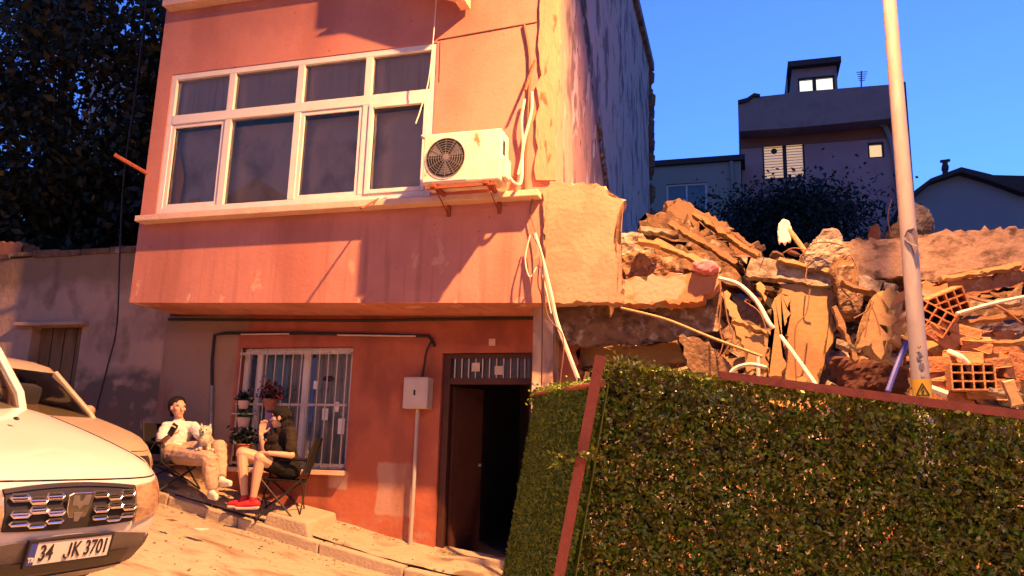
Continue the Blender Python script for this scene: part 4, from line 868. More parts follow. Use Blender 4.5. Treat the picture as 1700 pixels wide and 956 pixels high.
for q in [('roof_batten', (1112, 368), (1226, 436), 9, 1.1, 'wood', 'dark batten sloping across the ragged brown roof slab', 'timber'), ('roof_batten', (1084, 398), (1196, 448), 8, .7, 'palewood', 'pale batten lying under the ragged brown roof slab', 'timber'), ('concrete_sheet', (1060, 378), (1128, 386), 8, 1.0, 'conc', 'thin concrete sheet at the left tip of the pile', 'concrete piece'),
          ('concrete_sheet', (1236, 452), (1384, 474), 8, .5, 'conc', 'thin ragged sheet under the long flat slab', 'concrete piece'), ('roof_batten', (1396, 466), (1506, 500), 6, .0, 'wood', 'dark batten crossing behind the tilted concrete piece', 'timber'), ('concrete_sheet', (1545, 512), (1700, 498), 9, .5, 'conc', 'thin broken sheet lying on the bricks right of the pole', 'concrete piece'),
          ('roof_batten', (1556, 540), (1700, 518), 7, .2, 'wood', 'dark batten lying right of the tilted hollow brick', 'timber'), ('roof_batten', (1550, 578), (1712, 562), 6, -.1, 'palewood', 'pale batten above the flat orange wall piece', 'timber'), ('concrete_sheet', (1640, 646), (1720, 656), 8, -.7, 'conc', 'thin sheet end low at the right edge of the photo', 'concrete piece'),
          ('concrete_sheet', (1198, 498), (1252, 590), 11, .35, 'concd', 'dark sheet standing steeply behind the curved pipe', 'concrete piece'), ('roof_batten', (1216, 528), (1276, 552), 7, .05, 'palewood', 'pale stick bridging to the tan post', 'timber'), ('roof_batten', (1384, 506), (1424, 600), 8, -.1, 'wood', 'dark batten standing right of the large tan panel', 'timber'),
          ('concrete_sheet', (1388, 566), (1500, 600), 9, -.1, 'conc', 'thin slanted sheet above the dark maroon blanket', 'concrete piece'), ('roof_batten', (1290, 428), (1392, 452), 6, .9, 'palewood', 'pale batten on the long flat slab', 'timber'), ('concrete_sheet', (1150, 352), (1262, 424), 7, 1.6, 'plast', 'thin crust peeling off the topmost pale slab', 'concrete piece'),
          ('roof_batten', (1560, 462), (1700, 436), 7, 1.0, 'palewood', 'pale batten lying along the foot of the long beam', 'timber')]:
    strip(q[0], q[1], q[2], q[3], q[4], M[q[5]], q[6], q[7])
# hollow bricks: one detailed kind, copied
def hollow_brick(loc, rot, m, label, grp='hollow clay bricks in the rubble', s=1):
    b = empty('hollow_brick', loc, rot, label, 'brick', grp); L, D, H = .29*s, .14*s, .19*s; k = MB(); c = 4; r = 3; w = .011*s
    # shell with a 4 x 3 grid of square ducts running through
    xs = [-L/2+i*(L-w)/c for i in range(c+1)]; zs = [-H/2+j*(H-w)/r for j in range(r+1)]
    for x in xs: k.bb(x, x+w, -D/2, D/2, -H/2, H/2)
    for z in zs: k.bb(-L/2+.0005, L/2-.0005, -D/2+.0005, D/2-.0005, z, z+w)
    k.build('clay_body', m, b); MB().bb(-L/2+w, L/2-w, D/2-.03, D/2-.025, -H/2+w, H/2-w).build('duct_dark', M['dark'], b)
    return b
hb = [((1548, 528, -.1), (.1, .6, -.3), 'tilted hollow brick touching the pole on its right'), ((1568, 505, .1), (.2, -.4, .2), 'hollow brick lying under the short orange roof piece'), ((1611, 627, -.6), (0, 0, .05), 'hollow brick with its ducts facing the street, right of the pole near the rail')]
for (x, y, Y_), r, lab in hb: hollow_brick(at(x, y, Y_), r, M['brick2'] if 'ducts' in lab else M['brick'], lab, s=1.15 if 'ducts' in lab else 1.2)
pts_b = [(1572, 628, .12), (1650, 636, .06), (1560, 606, 0), (1600, 598, .1), (1640, 604, -.1), (1690, 618, .2), (1560, 560, .7), (1590, 548, .3), (1620, 574, .1), (1560, 640, .0), (1640, 655, 0), (1690, 600, .1), (1575, 660, .05), (1610, 570, .4)]
protos = []
for i in range(3):
    mb = MB(); mb.box((0, 0, 0), ((.30, .34, .24)[i], .14, (.10, .08, .13)[i]), bev=.006)
    for vv in mb.b.verts: vv.co += Vector([random.gauss(0, .004) for _ in range(3)])
    o = mb.build('clay_brick', (M['brick'], M['brick2'], M['brick'])[i]); protos.append(o)
GB = 'loose clay bricks lying in the rubble'; first = [True]*3
def put_brick(i, loc, rot):
    lab = ('long red clay brick ', 'flat pale orange clay brick ', 'squat red clay brick ')[i]+region(loc)
    o = protos[i] if first[i] else protos[i].copy()
    if not first[i]: COL.objects.link(o)
    first[i] = False; o.location = loc; o.rotation_euler = rot; tag(o, lab, 'brick', GB)
for k, (x, y, r) in enumerate(pts_b): put_brick(k % 3, at(x, y, -.45 if y > 590 else -.1), (random.gauss(0, .2), r, random.gauss(0, .3)))
for k in range(95):
    x = random.uniform(-1.2, 5.5); y = random.uniform(-.6, 4.5); put_brick(k % 3, (x, y, heap_z(x, y)+.05), (random.gauss(0, .5), random.gauss(0, .5), random.uniform(0, 3)))
# loose concrete lumps
lp = []
for i in range(4):
    mb = MB(); mb.ball((0, 0, 0), 1, 3, (1, .8, .6)); off = i*9.1
    for vv in mb.b.verts: p = vv.co.copy(); vv.co = p*(1+.35*noise.noise(p*1.3+Vector((off, 0, 0)))+.15*noise.noise(p*3+Vector((off, 0, 0))))
    lp.append(mb.build('concrete_lump', (M['conc'], M['concd'], M['conc'], M['plast'])[i]))
fl = [True]*4
for k in range(90):
    i = k % 4; o = lp[i] if fl[i] else lp[i].copy()
    if not fl[i]: COL.objects.link(o)
    fl[i] = False; x = random.uniform(-1.5, 6); y = random.uniform(-.8, 5.5); s = random.uniform(.05, .19)
    if k < 14: x = random.uniform(-1.4, .3); y = random.uniform(.3, 1.6)
    o.location = (x, y, heap_z(x, y)+s*.3); o.scale = (s*random.uniform(.7, 1.5), s, s); o.rotation_euler = [random.uniform(0, 6) for _ in range(3)]
    tag(o, ('rough grey concrete lump ', 'dark brown masonry lump ', 'rounded pale concrete lump ', 'tan plaster lump ')[i]+region(o.location), 'masonry chunk', 'loose concrete lumps lying in the rubble')
def hit(px, py):
    d = ray(px, py); d = d/d.y; y = -.9
    while y < 9:
        p = CAM+d*(y+8)
        if p.z < heap_z(p.x, y): return p
        y += .04
    return CAM+d*(8+3)
KD = [('broken_board', 'palewood', 'splintered pale board end', 'timber', 'broken board ends strewn over the rubble'), ('tile_fragment', 'tile', 'broken clay tile fragment', 'tile', 'clay tile fragments strewn over the rubble'), ('plaster_fragment', 'plast', 'broken tan plaster fragment', 'plaster piece', 'plaster fragments strewn over the rubble'), ('concrete_fragment', 'conc', 'broken flat concrete fragment', 'concrete piece', 'flat concrete fragments strewn over the rubble'), ('concrete_fragment', 'concd', 'dark broken concrete fragment', 'concrete piece', 'dark concrete fragments strewn over the rubble'), ('brick_fragment', 'brick', 'broken red brick half', 'brick', 'brick halves strewn over the rubble')]
for k in range(130):
    kd = KD[k % 6]; x, y = (random.uniform(1190, 1290), random.uniform(470, 630)) if k % 5 == 0 else (random.uniform(1535, 1700), random.uniform(465, 665)) if k % 5 < 3 else (random.uniform(1380, 1530), random.uniform(480, 640)) if k % 5 == 3 else (random.uniform(1030, 1480), random.uniform(395, 470))
    p = hit(x, y); L = random.uniform(.08, .24); w = L*random.uniform(.35, .9); th = random.uniform(.02, .06)
    if k % 6 == 0: L = random.uniform(.2, .5); w = .06; th = .025
    N_ = random.randint(5, 8); Q = [Vector((math.cos(a)*L*random.uniform(.7, 1.1), math.sin(a)*w*random.uniform(.7, 1.1), 0)) for a in [6.283*(i+random.uniform(-.25, .25))/N_ for i in range(N_)]]
    if k % 6 in (0, 5): Q = [Vector((a, b, 0)) for a, b in ((-L*.6, -w*.6), (L*.5, -w*.55), (L*.62, 0), (L*.5, w*.6), (-L*.55, w*.55))]; th = .08 if k % 6 == 5 else th
    mb = MB(); mb.prism(Q, (0, 0, th)); o = mb.build(kd[0], M[kd[1]]); o.location = p+Vector((0, -.05, .03)); o.rotation_euler = (random.gauss(.6, .5), random.gauss(0, .5), random.uniform(0, 6.28)); tag(o, kd[2]+' '+region(p), kd[3], kd[4])
# pipes, rods and rebar
def rod(pix, r, m, label, cat='pipe', name='plastic_pipe'): return tag(MB().tube([at(*p) for p in pix], r, 8).build(name, m, smooth=True), label, cat)
rod([(1194, 462, .0), (1226, 472, -.1), (1256, 500, -.2), (1276, 535, -.3), (1284, 545, -.3)], .021, M['pipew'], 'thick white curved pipe arching out of the pile toward the tan post')
rod([(1296, 558, -.3), (1320, 590, -.5), (1356, 641, -.8)], .019, M['pipew'], 'straight white pipe running down to the fence rail in front of the tan panel')
rod([(1030, 511, .0), (1105, 530, -.1), (1180, 560, -.2), (1266, 592, -.3)], .014, M['palewood'], 'long thin tan rod slanting across the dark gap', 'rod', 'timber_rod')
rod([(1206, 630, -.7), (1220, 612, -.7), (1245, 605, -.7), (1272, 610, -.7)], .018, M['pipew'], 'short curved pale pipe just above the fence rail')
rod([(1258, 592, -.6), (1259, 632, -.6)], .018, M['pipew'], 'short upright pale pipe stub standing just above the rail')
rod([(1760, 486, .2), (1700, 493, .1), (1640, 506, .0), (1588, 521, -.1)], .017, M['pipew'], 'long pale pipe lying on the slabs right of the pole')
rod([(1576, 584, -.5), (1594, 592, -.6), (1606, 604, -.6), (1612, 618, -.6)], .026, M['pipew'], 'short bent pale pipe above the bricks right of the pole')
rod([(1545, 645, -1.0), (1572, 655, -1.0)], .03, M['pipew'], 'white pipe stub close to the right side of the pole base')
rod([(1506, 568, -.9), (1490, 605, -1.0), (1474, 650, -1.1)], .022, M['blue'], 'blue pipe leaning beside the lower pole')
rod([(1302, 372, 1.4), (1318, 392, 1.35), (1337, 418, 1.3)], .03, M['palewood'], 'pale wooden handle sticking up out of the pile with the rag', 'rod', 'broken_stick')
rod([(1612, 494, .3), (1660, 510, .2), (1700, 540, .2)], .012, M['rebar'], 'thin rusty bar lying over the dark cloth', 'rebar', 'rebar_rod')
S('white_rag', [(1292, 372), (1300, 362), (1310, 366), (1316, 382), (1312, 402), (1306, 396), (1303, 406), (1299, 398), (1293, 404), (1291, 388)], 1.35, .05, M['white'], 'white rag hanging from the wooden handle on the pile', cat='cloth', vox=.015, amp=.015)
rb = [[(1195, 465), (1197, 500), (1194, 540), (1200, 570), (1192, 592), (1186, 580)], [(1200, 480), (1208, 530), (1216, 560), (1200, 590), (1196, 606)], [(1330, 425), (1350, 405), (1375, 402), (1400, 408)], [(1400, 430), (1412, 424), (1424, 450), (1415, 470), (1425, 495)], [(1395, 425), (1388, 450), (1398, 480), (1420, 500)], [(1450, 500), (1440, 530), (1436, 560)], [(1444, 500), (1456, 530), (1462, 556)], [(1418, 528), (1440, 515), (1446, 498)], [(1345, 480), (1338, 520), (1320, 548), (1322, 640)], [(1250, 560), (1256, 590), (1276, 620)], [(1480, 330), (1474, 360), (1478, 385)], [(1236, 500), (1262, 520), (1275, 560)], [(1340, 440), (1338, 470), (1350, 470)], [(1300, 420), (1316, 412), (1340, 416), (1360, 430)]]
labs = ['rusty rebar dangling from the parapet end', 'second rusty wire loop hanging beside the curved pipe', 'thin wire arching over the lump at the beam\'s left end', 'bent rebar on the right of the shattered column end', 'bent rebar on the left of the shattered column end', 'rebar lying on the left face of the tilted concrete piece', 'rebar crossing the right face of the tilted concrete piece', 'short rebar hook left of the tilted concrete piece', 'kinked wire running down the large tan panel', 'thin bar behind the small tan plaster piece', 'thin wire standing up on the beam left of the pole', 'thin wire in the dark gap behind the curved pipe', 'short wire hooked at the top of the tan panel', 'thin wire arching beside the white rag']
yy = [-.05, 0, .8, .1, .1, -.4, -.4, -.3, .3, .2, 2.4, .4, .4, 1.0]
for p, l, y_ in zip(rb, labs, yy): tag(MB().tube([at(a, b, y_-.02*i) for i, (a, b) in enumerate(p)], .007, 5).build('rebar_wire', M['rebar']), l, 'rebar')
# ================================================================== CARS
M['carw'] = mat('white_car_paint', [(.60, .59, .57), (.56, .55, .52)], 2, .3, .03, 60, spec=.5, coat=.6)
M['carb'] = mat('dusty_beige_car_paint', [(.50, .41, .32), (.44, .36, .28)], 3, .5, .15, 60, spec=.5, coat=.2, metal=.2)
M['chrome'] = mat('chrome', [(.62, .60, .58)], 2, .22, .02, metal=.95)
M['lens'] = mat('headlight_lens', [(.30, .19, .11), (.42, .29, .18), (.17, .10, .06)], 7, .12, .15, 25, spec=.7, coat=1, stretch=(1, 1, 3))
M['grille'] = mat('grille_black', [(.03, .028, .027)], 4, .45, 0)
M['clad'] = mat('grey_cladding', [(.11, .095, .085), (.15, .13, .11)], 4, .7, .1)
M['plate'] = mat('plate_white', [(.72, .70, .66)], 4, .4, 0)
M['plateb'] = mat('plate_blue', [(.05, .07, .36)], 4, .5, 0)
class CarShape:
    def __init__(s, lv, hood, n1=5, n2=3.5): s.lv = lv; s.hood = hood; s.n1 = n1; s.n2 = n2
    def AB(s, z):
        L = s.lv
        for (z0, a0, b0), (z1, a1, b1) in zip(L, L[1:]):
            if z <= z1: u = max(0, (z-z0)/(z1-z0)); return a0+(a1-a0)*u, b0+(b1-b0)*u
        return L[-1][1:]
    def nose(s, y, z):
        a, b = s.AB(z); return a*max(0, 1-abs(y/b)**s.n2)**(1/s.n1)
    def body(s, m, root):
        N = 64; b = bmesh.new(); rings = []
        def ring(A, B_, zf):
            out = []
            for i in range(N):
                t_ = 6.2832*i/N; c, q = math.cos(t_), math.sin(t_)
                x = math.copysign(abs(c)**(2/s.n1), c)*A; y = math.copysign(abs(q)**(2/s.n2), q)*B_; out.append(b.verts.new((x, y, zf(x))))
            return out
        hx, hr = s.hood
        for k, (z, A, B_) in enumerate(s.lv):
            w = max(0, (z-s.lv[3][0])/(s.lv[-1][0]-s.lv[3][0]))
            rings.append(ring(A, B_, lambda x: z+w*hr*min(1, max(0, (hx-x)/1.2))))
        z, A, B_ = s.lv[-1]
        for fr_, dz in ((.96, .018), (.85, .038), (.6, .055), (.3, .065)): rings.append(ring(A*fr_, B_*fr_, lambda x: z+dz+hr*min(1, max(0, (hx-x)/1.2))))
        for P, Q in zip(rings, rings[1:]):
            for i in range(N): b.faces.new((P[i], P[(i+1) % N], Q[(i+1) % N], Q[i]))
        b.faces.new(rings[-1]); b.faces.new(rings[0][::-1])
        bmesh.ops.recalc_face_normals(b, faces=b.faces); me = bpy.data.meshes.new('body'); b.to_mesh(me); b.free()
        return link('body', me, m, root, True)
    def patch(s, name, ya, yb, zlo, zhi, off, m, root, ny=16, nz=5, th=.012, parent=None):
        v = []; f = []
        for l in range(2):
            for i in range(ny+1):
                y = ya+(yb-ya)*i/ny; a, c = zlo(y), zhi(y)
                for j in range(nz+1): z = a+(c-a)*j/nz; v.append((s.nose(y, z)+off-l*th, y, z))
        w = nz+1; o2 = (ny+1)*w
        for i in range(ny):
            for j in range(nz):
                q = (i*w+j, (i+1)*w+j, (i+1)*w+j+1, i*w+j+1); f.append(q); f.append(tuple(o2+k for k in q[::-1]))
        for i in range(ny):
            f.append((i*w, o2+i*w, o2+(i+1)*w, (i+1)*w)); f.append((i*w+nz, (i+1)*w+nz, o2+(i+1)*w+nz, o2+i*w+nz))
        for j in range(nz): f.append((j, j+1, o2+j+1, o2+j)); f.append((ny*w+j, o2+ny*w+j, o2+ny*w+j+1, ny*w+j+1))
        o = py_mesh(name, v, f, m, parent or root, True); return auto_smooth(o, 35)
def wheel(root, x, y, r):
    w = MB(); sgn = 1 if y > 0 else -1
    w.tube([(x, y-.10*sgn, r), (x, y-.08*sgn, r), (x, y+.06*sgn, r), (x, y+.09*sgn, r)], [r*.90, r, r, r*.88], 32, smooth=False); wo = w.build('wheel', M['dark'], root, smooth=True)
    k = MB(); k.tube([(x, y+.085*sgn, r), (x, y+.098*sgn, r)], [r*.62, r*.58], 28, smooth=False)
    for a in range(5): c, q = math.cos(a*1.2566), math.sin(a*1.2566); k.tube([(x, y+.1*sgn, r), (x+r*.6*c, y+.104*sgn, r+r*.6*q)], .028, 6)
    k.build('rim', M['grey'], wo)
def cabin(root, lv, xc, mglass, mpaint, roofk):
    """glass house with painted roof and pillars; levels (z, A, B, shift)"""
    N = 48; b = bmesh.new(); rings = []; pr = []
    for z, A, B_, sh in lv:
        o = []
        for i in range(N):
            t_ = 6.2832*i/N; c, q = math.cos(t_), math.sin(t_); x = math.copysign(abs(c)**(.36), c)*A+xc+sh; y = math.copysign(abs(q)**(.5), q)*B_; o.append(Vector((x, y, z)))
        pr.append(o); rings.append([b.verts.new(p) for p in o])
    for P, Q in zip(rings[:roofk+1], rings[1:roofk+1]):
        for i in range(N): b.faces.new((P[i], P[(i+1) % N], Q[(i+1) % N], Q[i]))
    b.faces.new(rings[roofk]); bmesh.ops.recalc_face_normals(b, faces=b.faces)
    for r_ in rings[roofk+1:]:
        for q in r_: b.verts.remove(q)
    me = bpy.data.meshes.new('windows'); b.to_mesh(me); b.free(); link('windows', me, mglass, root, True)
    v = []; f = []
    for k in range(roofk, len(pr)):
        v += pr[k]
    K = len(pr)-roofk
    for k in range(K-1):
        for i in range(N): f.append((k*N+i, k*N+(i+1) % N, (k+1)*N+(i+1) % N, (k+1)*N+i))
    f.append(tuple((K-1)*N+i for i in range(N))); py_mesh('roof', v, f, mpaint, root, True)
    for idx, r in ((5, .036), (43, .036), (12, .03), (36, .03), (19, .05), (29, .05)):
        MB().tube([pr[k][idx]*1.0 for k in range(roofk+1)], r, 8, smooth=False).build('pillar', mpaint, root, smooth=True)
def arches(body, xs_, y, r, root):
    cuts = []
    for x in xs_:
        for s_ in (-1, 1):
            c = MB().tube([(x, s_*(y-.25), r), (x, s_*(y+.25), r)], r*1.22, 36).build('cut', M['dark']); c.parent = root; cuts.append(c)
    bpy.context.view_layer.update()
    for c in cuts:
        md = body.modifiers.new('b', 'BOOLEAN'); md.object = c; md.operation = 'DIFFERENCE'; md.solver = 'EXACT'
    bake(body); auto_smooth(body, 35)
    for c in cuts: bpy.data.objects.remove(c)
# --- white suv
suv = empty('parked_car', (-5.44, -4.54, .53), (0, R_(11.0), 0), 'white suv parked nose first in the foreground, licence plate showing', 'car')
S1 = CarShape([(.26, 1.93, .78), (.32, 2.03, .85), (.42, 2.08, .88), (.55, 2.10, .895), (.66, 2.09, .90), (.73, 2.06, .90), (.79, 2.02, .895), (.835, 1.95, .875)], (1.95, .11), 8.5, 4.8)
body = S1.body(M['carw'], suv); arches(body, (1.30, -1.32), .88, .345, suv)
cabin(suv, [(.87, 1.62, .82, 0), (1.06, 1.50, .81, 0), (1.28, 1.28, .75, -.02), (1.50, 1.04, .66, -.05), (1.56, .98, .62, -.06), (1.60, .80, .50, -.06)], -.56, M['cglass'], M['carw'], 3)
from mathutils.bvhtree import BVHTree
def body_z(tree_, x, y): h_ = tree_.ray_cast(Vector((x, y, 3)), Vector((0, 0, -1))); return h_[0].z if h_[0] else .8
def seams(root, body_, S_, zline, yh, x0, x1):
    tr_ = BVHTree.FromPolygons([v.co for v in body_.data.vertices], [tuple(p.vertices) for p in body_.data.polygons])
    for sg in (-1, 1): MB().tube([(x, sg*(yh-.05*(x-x0)/(x1-x0)), body_z(tr_, x, sg*(yh-.05*(x-x0)/(x1-x0)))+.0005) for x in np.linspace(x0, x1, 14)], .0045, 5).build('panel_gap', M['black'], root)
    MB().tube([(S_.nose(y, zline)+.001, y, zline) for y in np.linspace(-yh*.92, yh*.92, 24)], .005, 5).build('panel_gap', M['black'], root)
    for sg in (-1, 1):
        MB().tube([(-.05, sg*S_.AB(z)[1]*.995, z) for z in (.35, .5, .65, .8)], .004, 5).build('door_gap', M['black'], root)
        MB().tube([(.95, sg*S_.AB(z)[1]*.985, z) for z in (.35, .5, .65, .8)], .004, 5).build('door_gap', M['black'], root)
seams(suv, body, S1, .796, .76, 1.0, 1.88)
# cabin interior: dashboard and seats seen through the glass
mb = MB(); mb.bb(.35, .75, -.68, .68, .85, 1.08, bev=.04); mb.build('dashboard', M['clad'], suv)
for y in (-.38, .38): MB().bb(-.65, -.45, y-.24, y+.24, .75, 1.38, bev=.06).build('seat', M['clad'], suv)
c_ = lambda k: (lambda y: k)
gtop = lambda y: .775-.03*abs(y/.5)**2; gbot = lambda y: .575+.015*abs(y/.5)**2
gr = S1.patch('grille', -.415, .415, gbot, gtop, .010, M['grille'], suv, 24, 5)
S1.patch('grille_surround', -.425, .425, lambda y: gtop(y)-.002, lambda y: gtop(y)+.014, .018, M['grille'], suv, 24, 1)
for row, (zz, hh) in enumerate(((.726, .013), (.672, .013), (.616, .008))):
    for k in range(3):
        for sgn in (-1, 1):
            a = .094+k*.102; b_ = a+.104; m_ = MB()
            if b_ > .41: continue
            st = ((k % 2)-.5)*.014*(1 if row % 2 else -1)
            pts_ = [(a, zz+st), (a+.014, zz+hh+st), (b_-.014, zz+hh+st), (b_, zz+st), (b_-.014, zz-hh+st), (a+.014, zz-hh+st)]
            L_ = [Vector((S1.nose(sgn*p[0], p[1])+.022, sgn*p[0], p[1])) for p in pts_]
            m_.tube(L_+[L_[0]], .0065, 6, smooth=False)
            if row < 2: m_.tube([L_[0], L_[3]], .005, 5)
            m_.build('chrome_slot', M['chrome'], gr)
def shield(sc_, off, m, name, par):
    P = [(-.085, .065), (-.06, .078), (.06, .078), (.085, .065), (.075, .0), (.045, -.07), (.02, -.082), (-.02, -.082), (-.045, -.07), (-.075, .0)]
    mb = MB(); x = S1.nose(0, .70)+off; mb.prism([(x, p[0]*sc_, .675+p[1]*sc_) for p in P], (.012, 0, 0))
    o = mb.build(name, m, par); bv = o.modifiers.new('b', 'BEVEL'); bv.width = .003; bake(o); return o
em = shield(1, .018, M['chrome'], 'emblem', gr)
mb = MB(); x = S1.nose(0, .7)+.0305
mb.prism([(x, -.058, .74), (x, -.022, .74), (x, -.010, .71), (x, .010, .71), (x, .022, .74), (x, .058, .74), (x, .052, .69), (x, .024, .69), (x, .0, .67), (x, -.024, .69), (x, -.052, .69)], (.002, 0, 0)); mb.build('emblem_inset', M['grey'], em)
mb = MB(); mb.prism([(x, -.028, .655), (x, .028, .655), (x, .014, .61), (x, -.014, .61)], (.002, 0, 0)); mb.build('emblem_inset', M['grey'], em)
for sgn in (-1, 1):
    ya, yb = sgn*.43, sgn*.80
    hl = S1.patch('headlight', min(ya, yb), max(ya, yb), lambda y: .575+.05*(abs(y)-.455)/.3, lambda y: .765+.015*(abs(y)-.455)/.3, .012, M['lens'], suv, 10, 5)
    S1.patch('fog_surround', min(sgn*.60, sgn*.80), max(sgn*.60, sgn*.80), c_(.335), c_(.46), .01, M['grille'], suv, 8, 3)
S1.patch('lower_intake', -.60, .60, c_(.33), lambda y: .545-.05*abs(y/.6)**2, .010, M['clad'], suv, 20, 4)
S1.patch('intake_opening', -.46, .46, c_(.35), c_(.425), .016, M['grille'], suv, 16, 3)
S1.patch('skid_plate', -.50, .50, c_(.265), c_(.33), .020, M['grey'], suv, 16, 2)
xp = S1.nose(0, .48)+.03
pl = MB().box((xp, 0, .475), (.012, .52, .115), bev=.004).build('licence_plate', M['plate'], suv)
fr_ = MB(); 
for q in ((0, .002+.0575+.475, .54, .012), (0, -.0595+.475, .54, .012)): fr_.box((xp, q[0], q[1]), (.018, q[2], q[3]))
for s_ in (-1, 1): fr_.box((xp, s_*.264, .475), (.018, .012, .107))
fr_.build('plate_frame', M['black'], pl)
MB().box((xp+.0065, -.237, .475), (.003, .04, .105)).build('country_strip', M['plateb'], pl)
def text(s, size, m, loc, par, name='lettering', sx=1):
    cu = bpy.data.curves.new('t', 'FONT'); cu.body = s; cu.size = size; cu.extrude = .0015; cu.align_x = 'CENTER'; cu.align_y = 'CENTER'; cu.offset = .0012
    o = bpy.data.objects.new('t', cu); COL.objects.link(o); dg = bpy.context.evaluated_depsgraph_get(); me = bpy.data.meshes.new_from_object(o.evaluated_get(dg))
    bpy.data.objects.remove(o); r = link(name, me, m, par); me.name = name
    r.matrix_local = Matrix.Translation(loc) @ Matrix(((0, 0, 1, 0), (1, 0, 0, 0), (0, 1, 0, 0), (0, 0, 0, 1))) @ Matrix.Diagonal((sx, 1, 1, 1)); return r
# the front is seen with car left (+y) on the right, so text runs towards +y
mb = MB(); xx = xp+.009; mb.tube([(xx, -.010, .510), (xx, -.010, .455), (xx, -.016, .441), (xx, -.028, .437), (xx, -.038, .443), (xx, -.042, .456)], .0048, 6, smooth=False); mb.build('plate_characters', M['black'], pl)
for s_, y_ in (('34', -.155), ('K', .033), ('3701', .165)): text(s_, .105, M['black'], (xp+.008, y_, .472), pl, 'plate_characters', .80 if len(s_) < 4 else .78)
text('TR', .03, M['plate'], (xp+.009, -.237, .447), pl, 'country_letters')
for x in (1.30, -1.32):
    for y in (-.80, .80): wheel(suv, x, y, .345)
for sgn in (-1, 1):
    mr = MB().box((.56, sgn*.93, 1.03), (.11, .19, .14), bev=.04).build('wing_mirror', M['black'], suv, smooth=True); MB().tube([(.6, sgn*.78, .98), (.58, sgn*.9, 1.0)], .025, 8).build('mirror_arm', M['black'], mr)
MB().tube([(.98, -.5, 1.01), (.92, .1, 1.03), (.86, .5, 1.05)], .010, 6).build('wiper', M['black'], suv)
MB().ball((1.35, .18, .985), .014, 2, (1.4, 1, .7)).build('washer_nozzle', M['black'], suv)
# --- beige saloon behind it
car2 = empty('parked_car', (-8.20, -1.02, .66), (0, R_(8.5), 0), 'dusty beige saloon parked at the kerb behind the white suv', 'car')
S2 = CarShape([(.18, 1.98, .74), (.24, 2.06, .80), (.34, 2.11, .83), (.46, 2.12, .84), (.56, 2.10, .845), (.64, 2.06, .845), (.71, 1.99, .84), (.76, 1.90, .815)], (2.0, .13), 4.6, 3.0)
b2 = S2.body(M['carb'], car2); arches(b2, (1.28, -1.28), .82, .30, car2)
cabin(car2, [(.84, 1.45, .76, 0), (.94, 1.34, .75, 0), (1.12, 1.10, .69, -.04), (1.32, .86, .60, -.08), (1.37, .80, .56, -.09), (1.40, .64, .44, -.09)], -.28, M['cglass'], M['carb'], 3)
seams(car2, b2, S2, .70, .70, 1.0, 1.85)
mb = MB(); mb.bb(.35, .75, -.62, .62, .74, .92, bev=.04); mb.build('dashboard', M['clad'], car2)
for y in (-.36, .36): MB().bb(-.45, -.28, y-.22, y+.22, .6, 1.18, bev=.05).build('seat', M['clad'], car2)
S2.patch('grille', -.40, .40, c_(.56), c_(.66), .012, M['grille'], car2, 16, 3); S2.patch('lower_intake', -.55, .55, c_(.26), c_(.36), .012, M['grille'], car2, 16, 3)
for sgn in (-1, 1): S2.patch('headlight', min(sgn*.44, sgn*.77), max(sgn*.44, sgn*.77), c_(.56), lambda y: .685, .012, M['lens'], car2, 10, 4)
for x in (1.28, -1.28):
    for y in (-.76, .76): wheel(car2, x, y, .30)
for sgn in (-1, 1): MB().ball((.62, sgn*.90, .95), .085, 3, (.7, 1, .75)).build('wing_mirror', M['carb'], car2, smooth=True)

# ================================================================== PEOPLE
M['skin'] = mat('skin', [(.60, .38, .27), (.56, .34, .24)], 6, .5, .05, 60, spec=.4)
M['tee'] = mat('white_cotton', [(.76, .73, .68), (.70, .66, .60)], 5, .9, .25, 30)
M['beige'] = mat('beige_trousers', [(.52, .38, .28), (.46, .33, .24)], 6, .9, .3, 25)
M['oliv'] = mat('dark_olive_cotton', [(.028, .020, .012), (.018, .013, .009)], 6, .9, .3, 25)
M['darkc'] = mat('black_cotton', [(.009, .008, .009)], 6, .9, .3, 25)
M['hair'] = mat('dark_brown_hair', [(.006, .004, .004), (.012, .007, .005)], 20, .5, .6, 60, stretch=(6, 6, 1))
M['eye'] = mat('dark_eye', [(.03, .02, .015)], 4, .2, 0); M['lip'] = mat('lips', [(.42, .13, .10)], 4, .5, 0)
M['red'] = mat('red_shoe', [(.50, .03, .04), (.40, .02, .03)], 6, .5, .1)
M['fur'] = mat('white_fur', [(.80, .74, .62), (.70, .62, .50)], 30, .95, .8, 120)
M['furd'] = mat('black_fur', [(.02, .017, .015), (.05, .035, .025)], 30, .95, .8, 120); M['furt'] = mat('tan_fur', [(.50, .33, .18)], 30, .95, .6, 100)
def capsule(b, a, c, ra, rc, n=10):
    a, c = Vector(a), Vector(c); b.tube([a, c], [ra, rc], n, smooth=False)
    bmesh.ops.create_icosphere(b.b, subdivisions=2, radius=ra, matrix=Matrix.Translation(a)); bmesh.ops.create_icosphere(b.b, subdivisions=2, radius=rc, matrix=Matrix.Translation(c))
FOLD = {'t_shirt': .007, 'trousers': .006, 'shorts': .005, 'hair': .009, 'cap': .002}
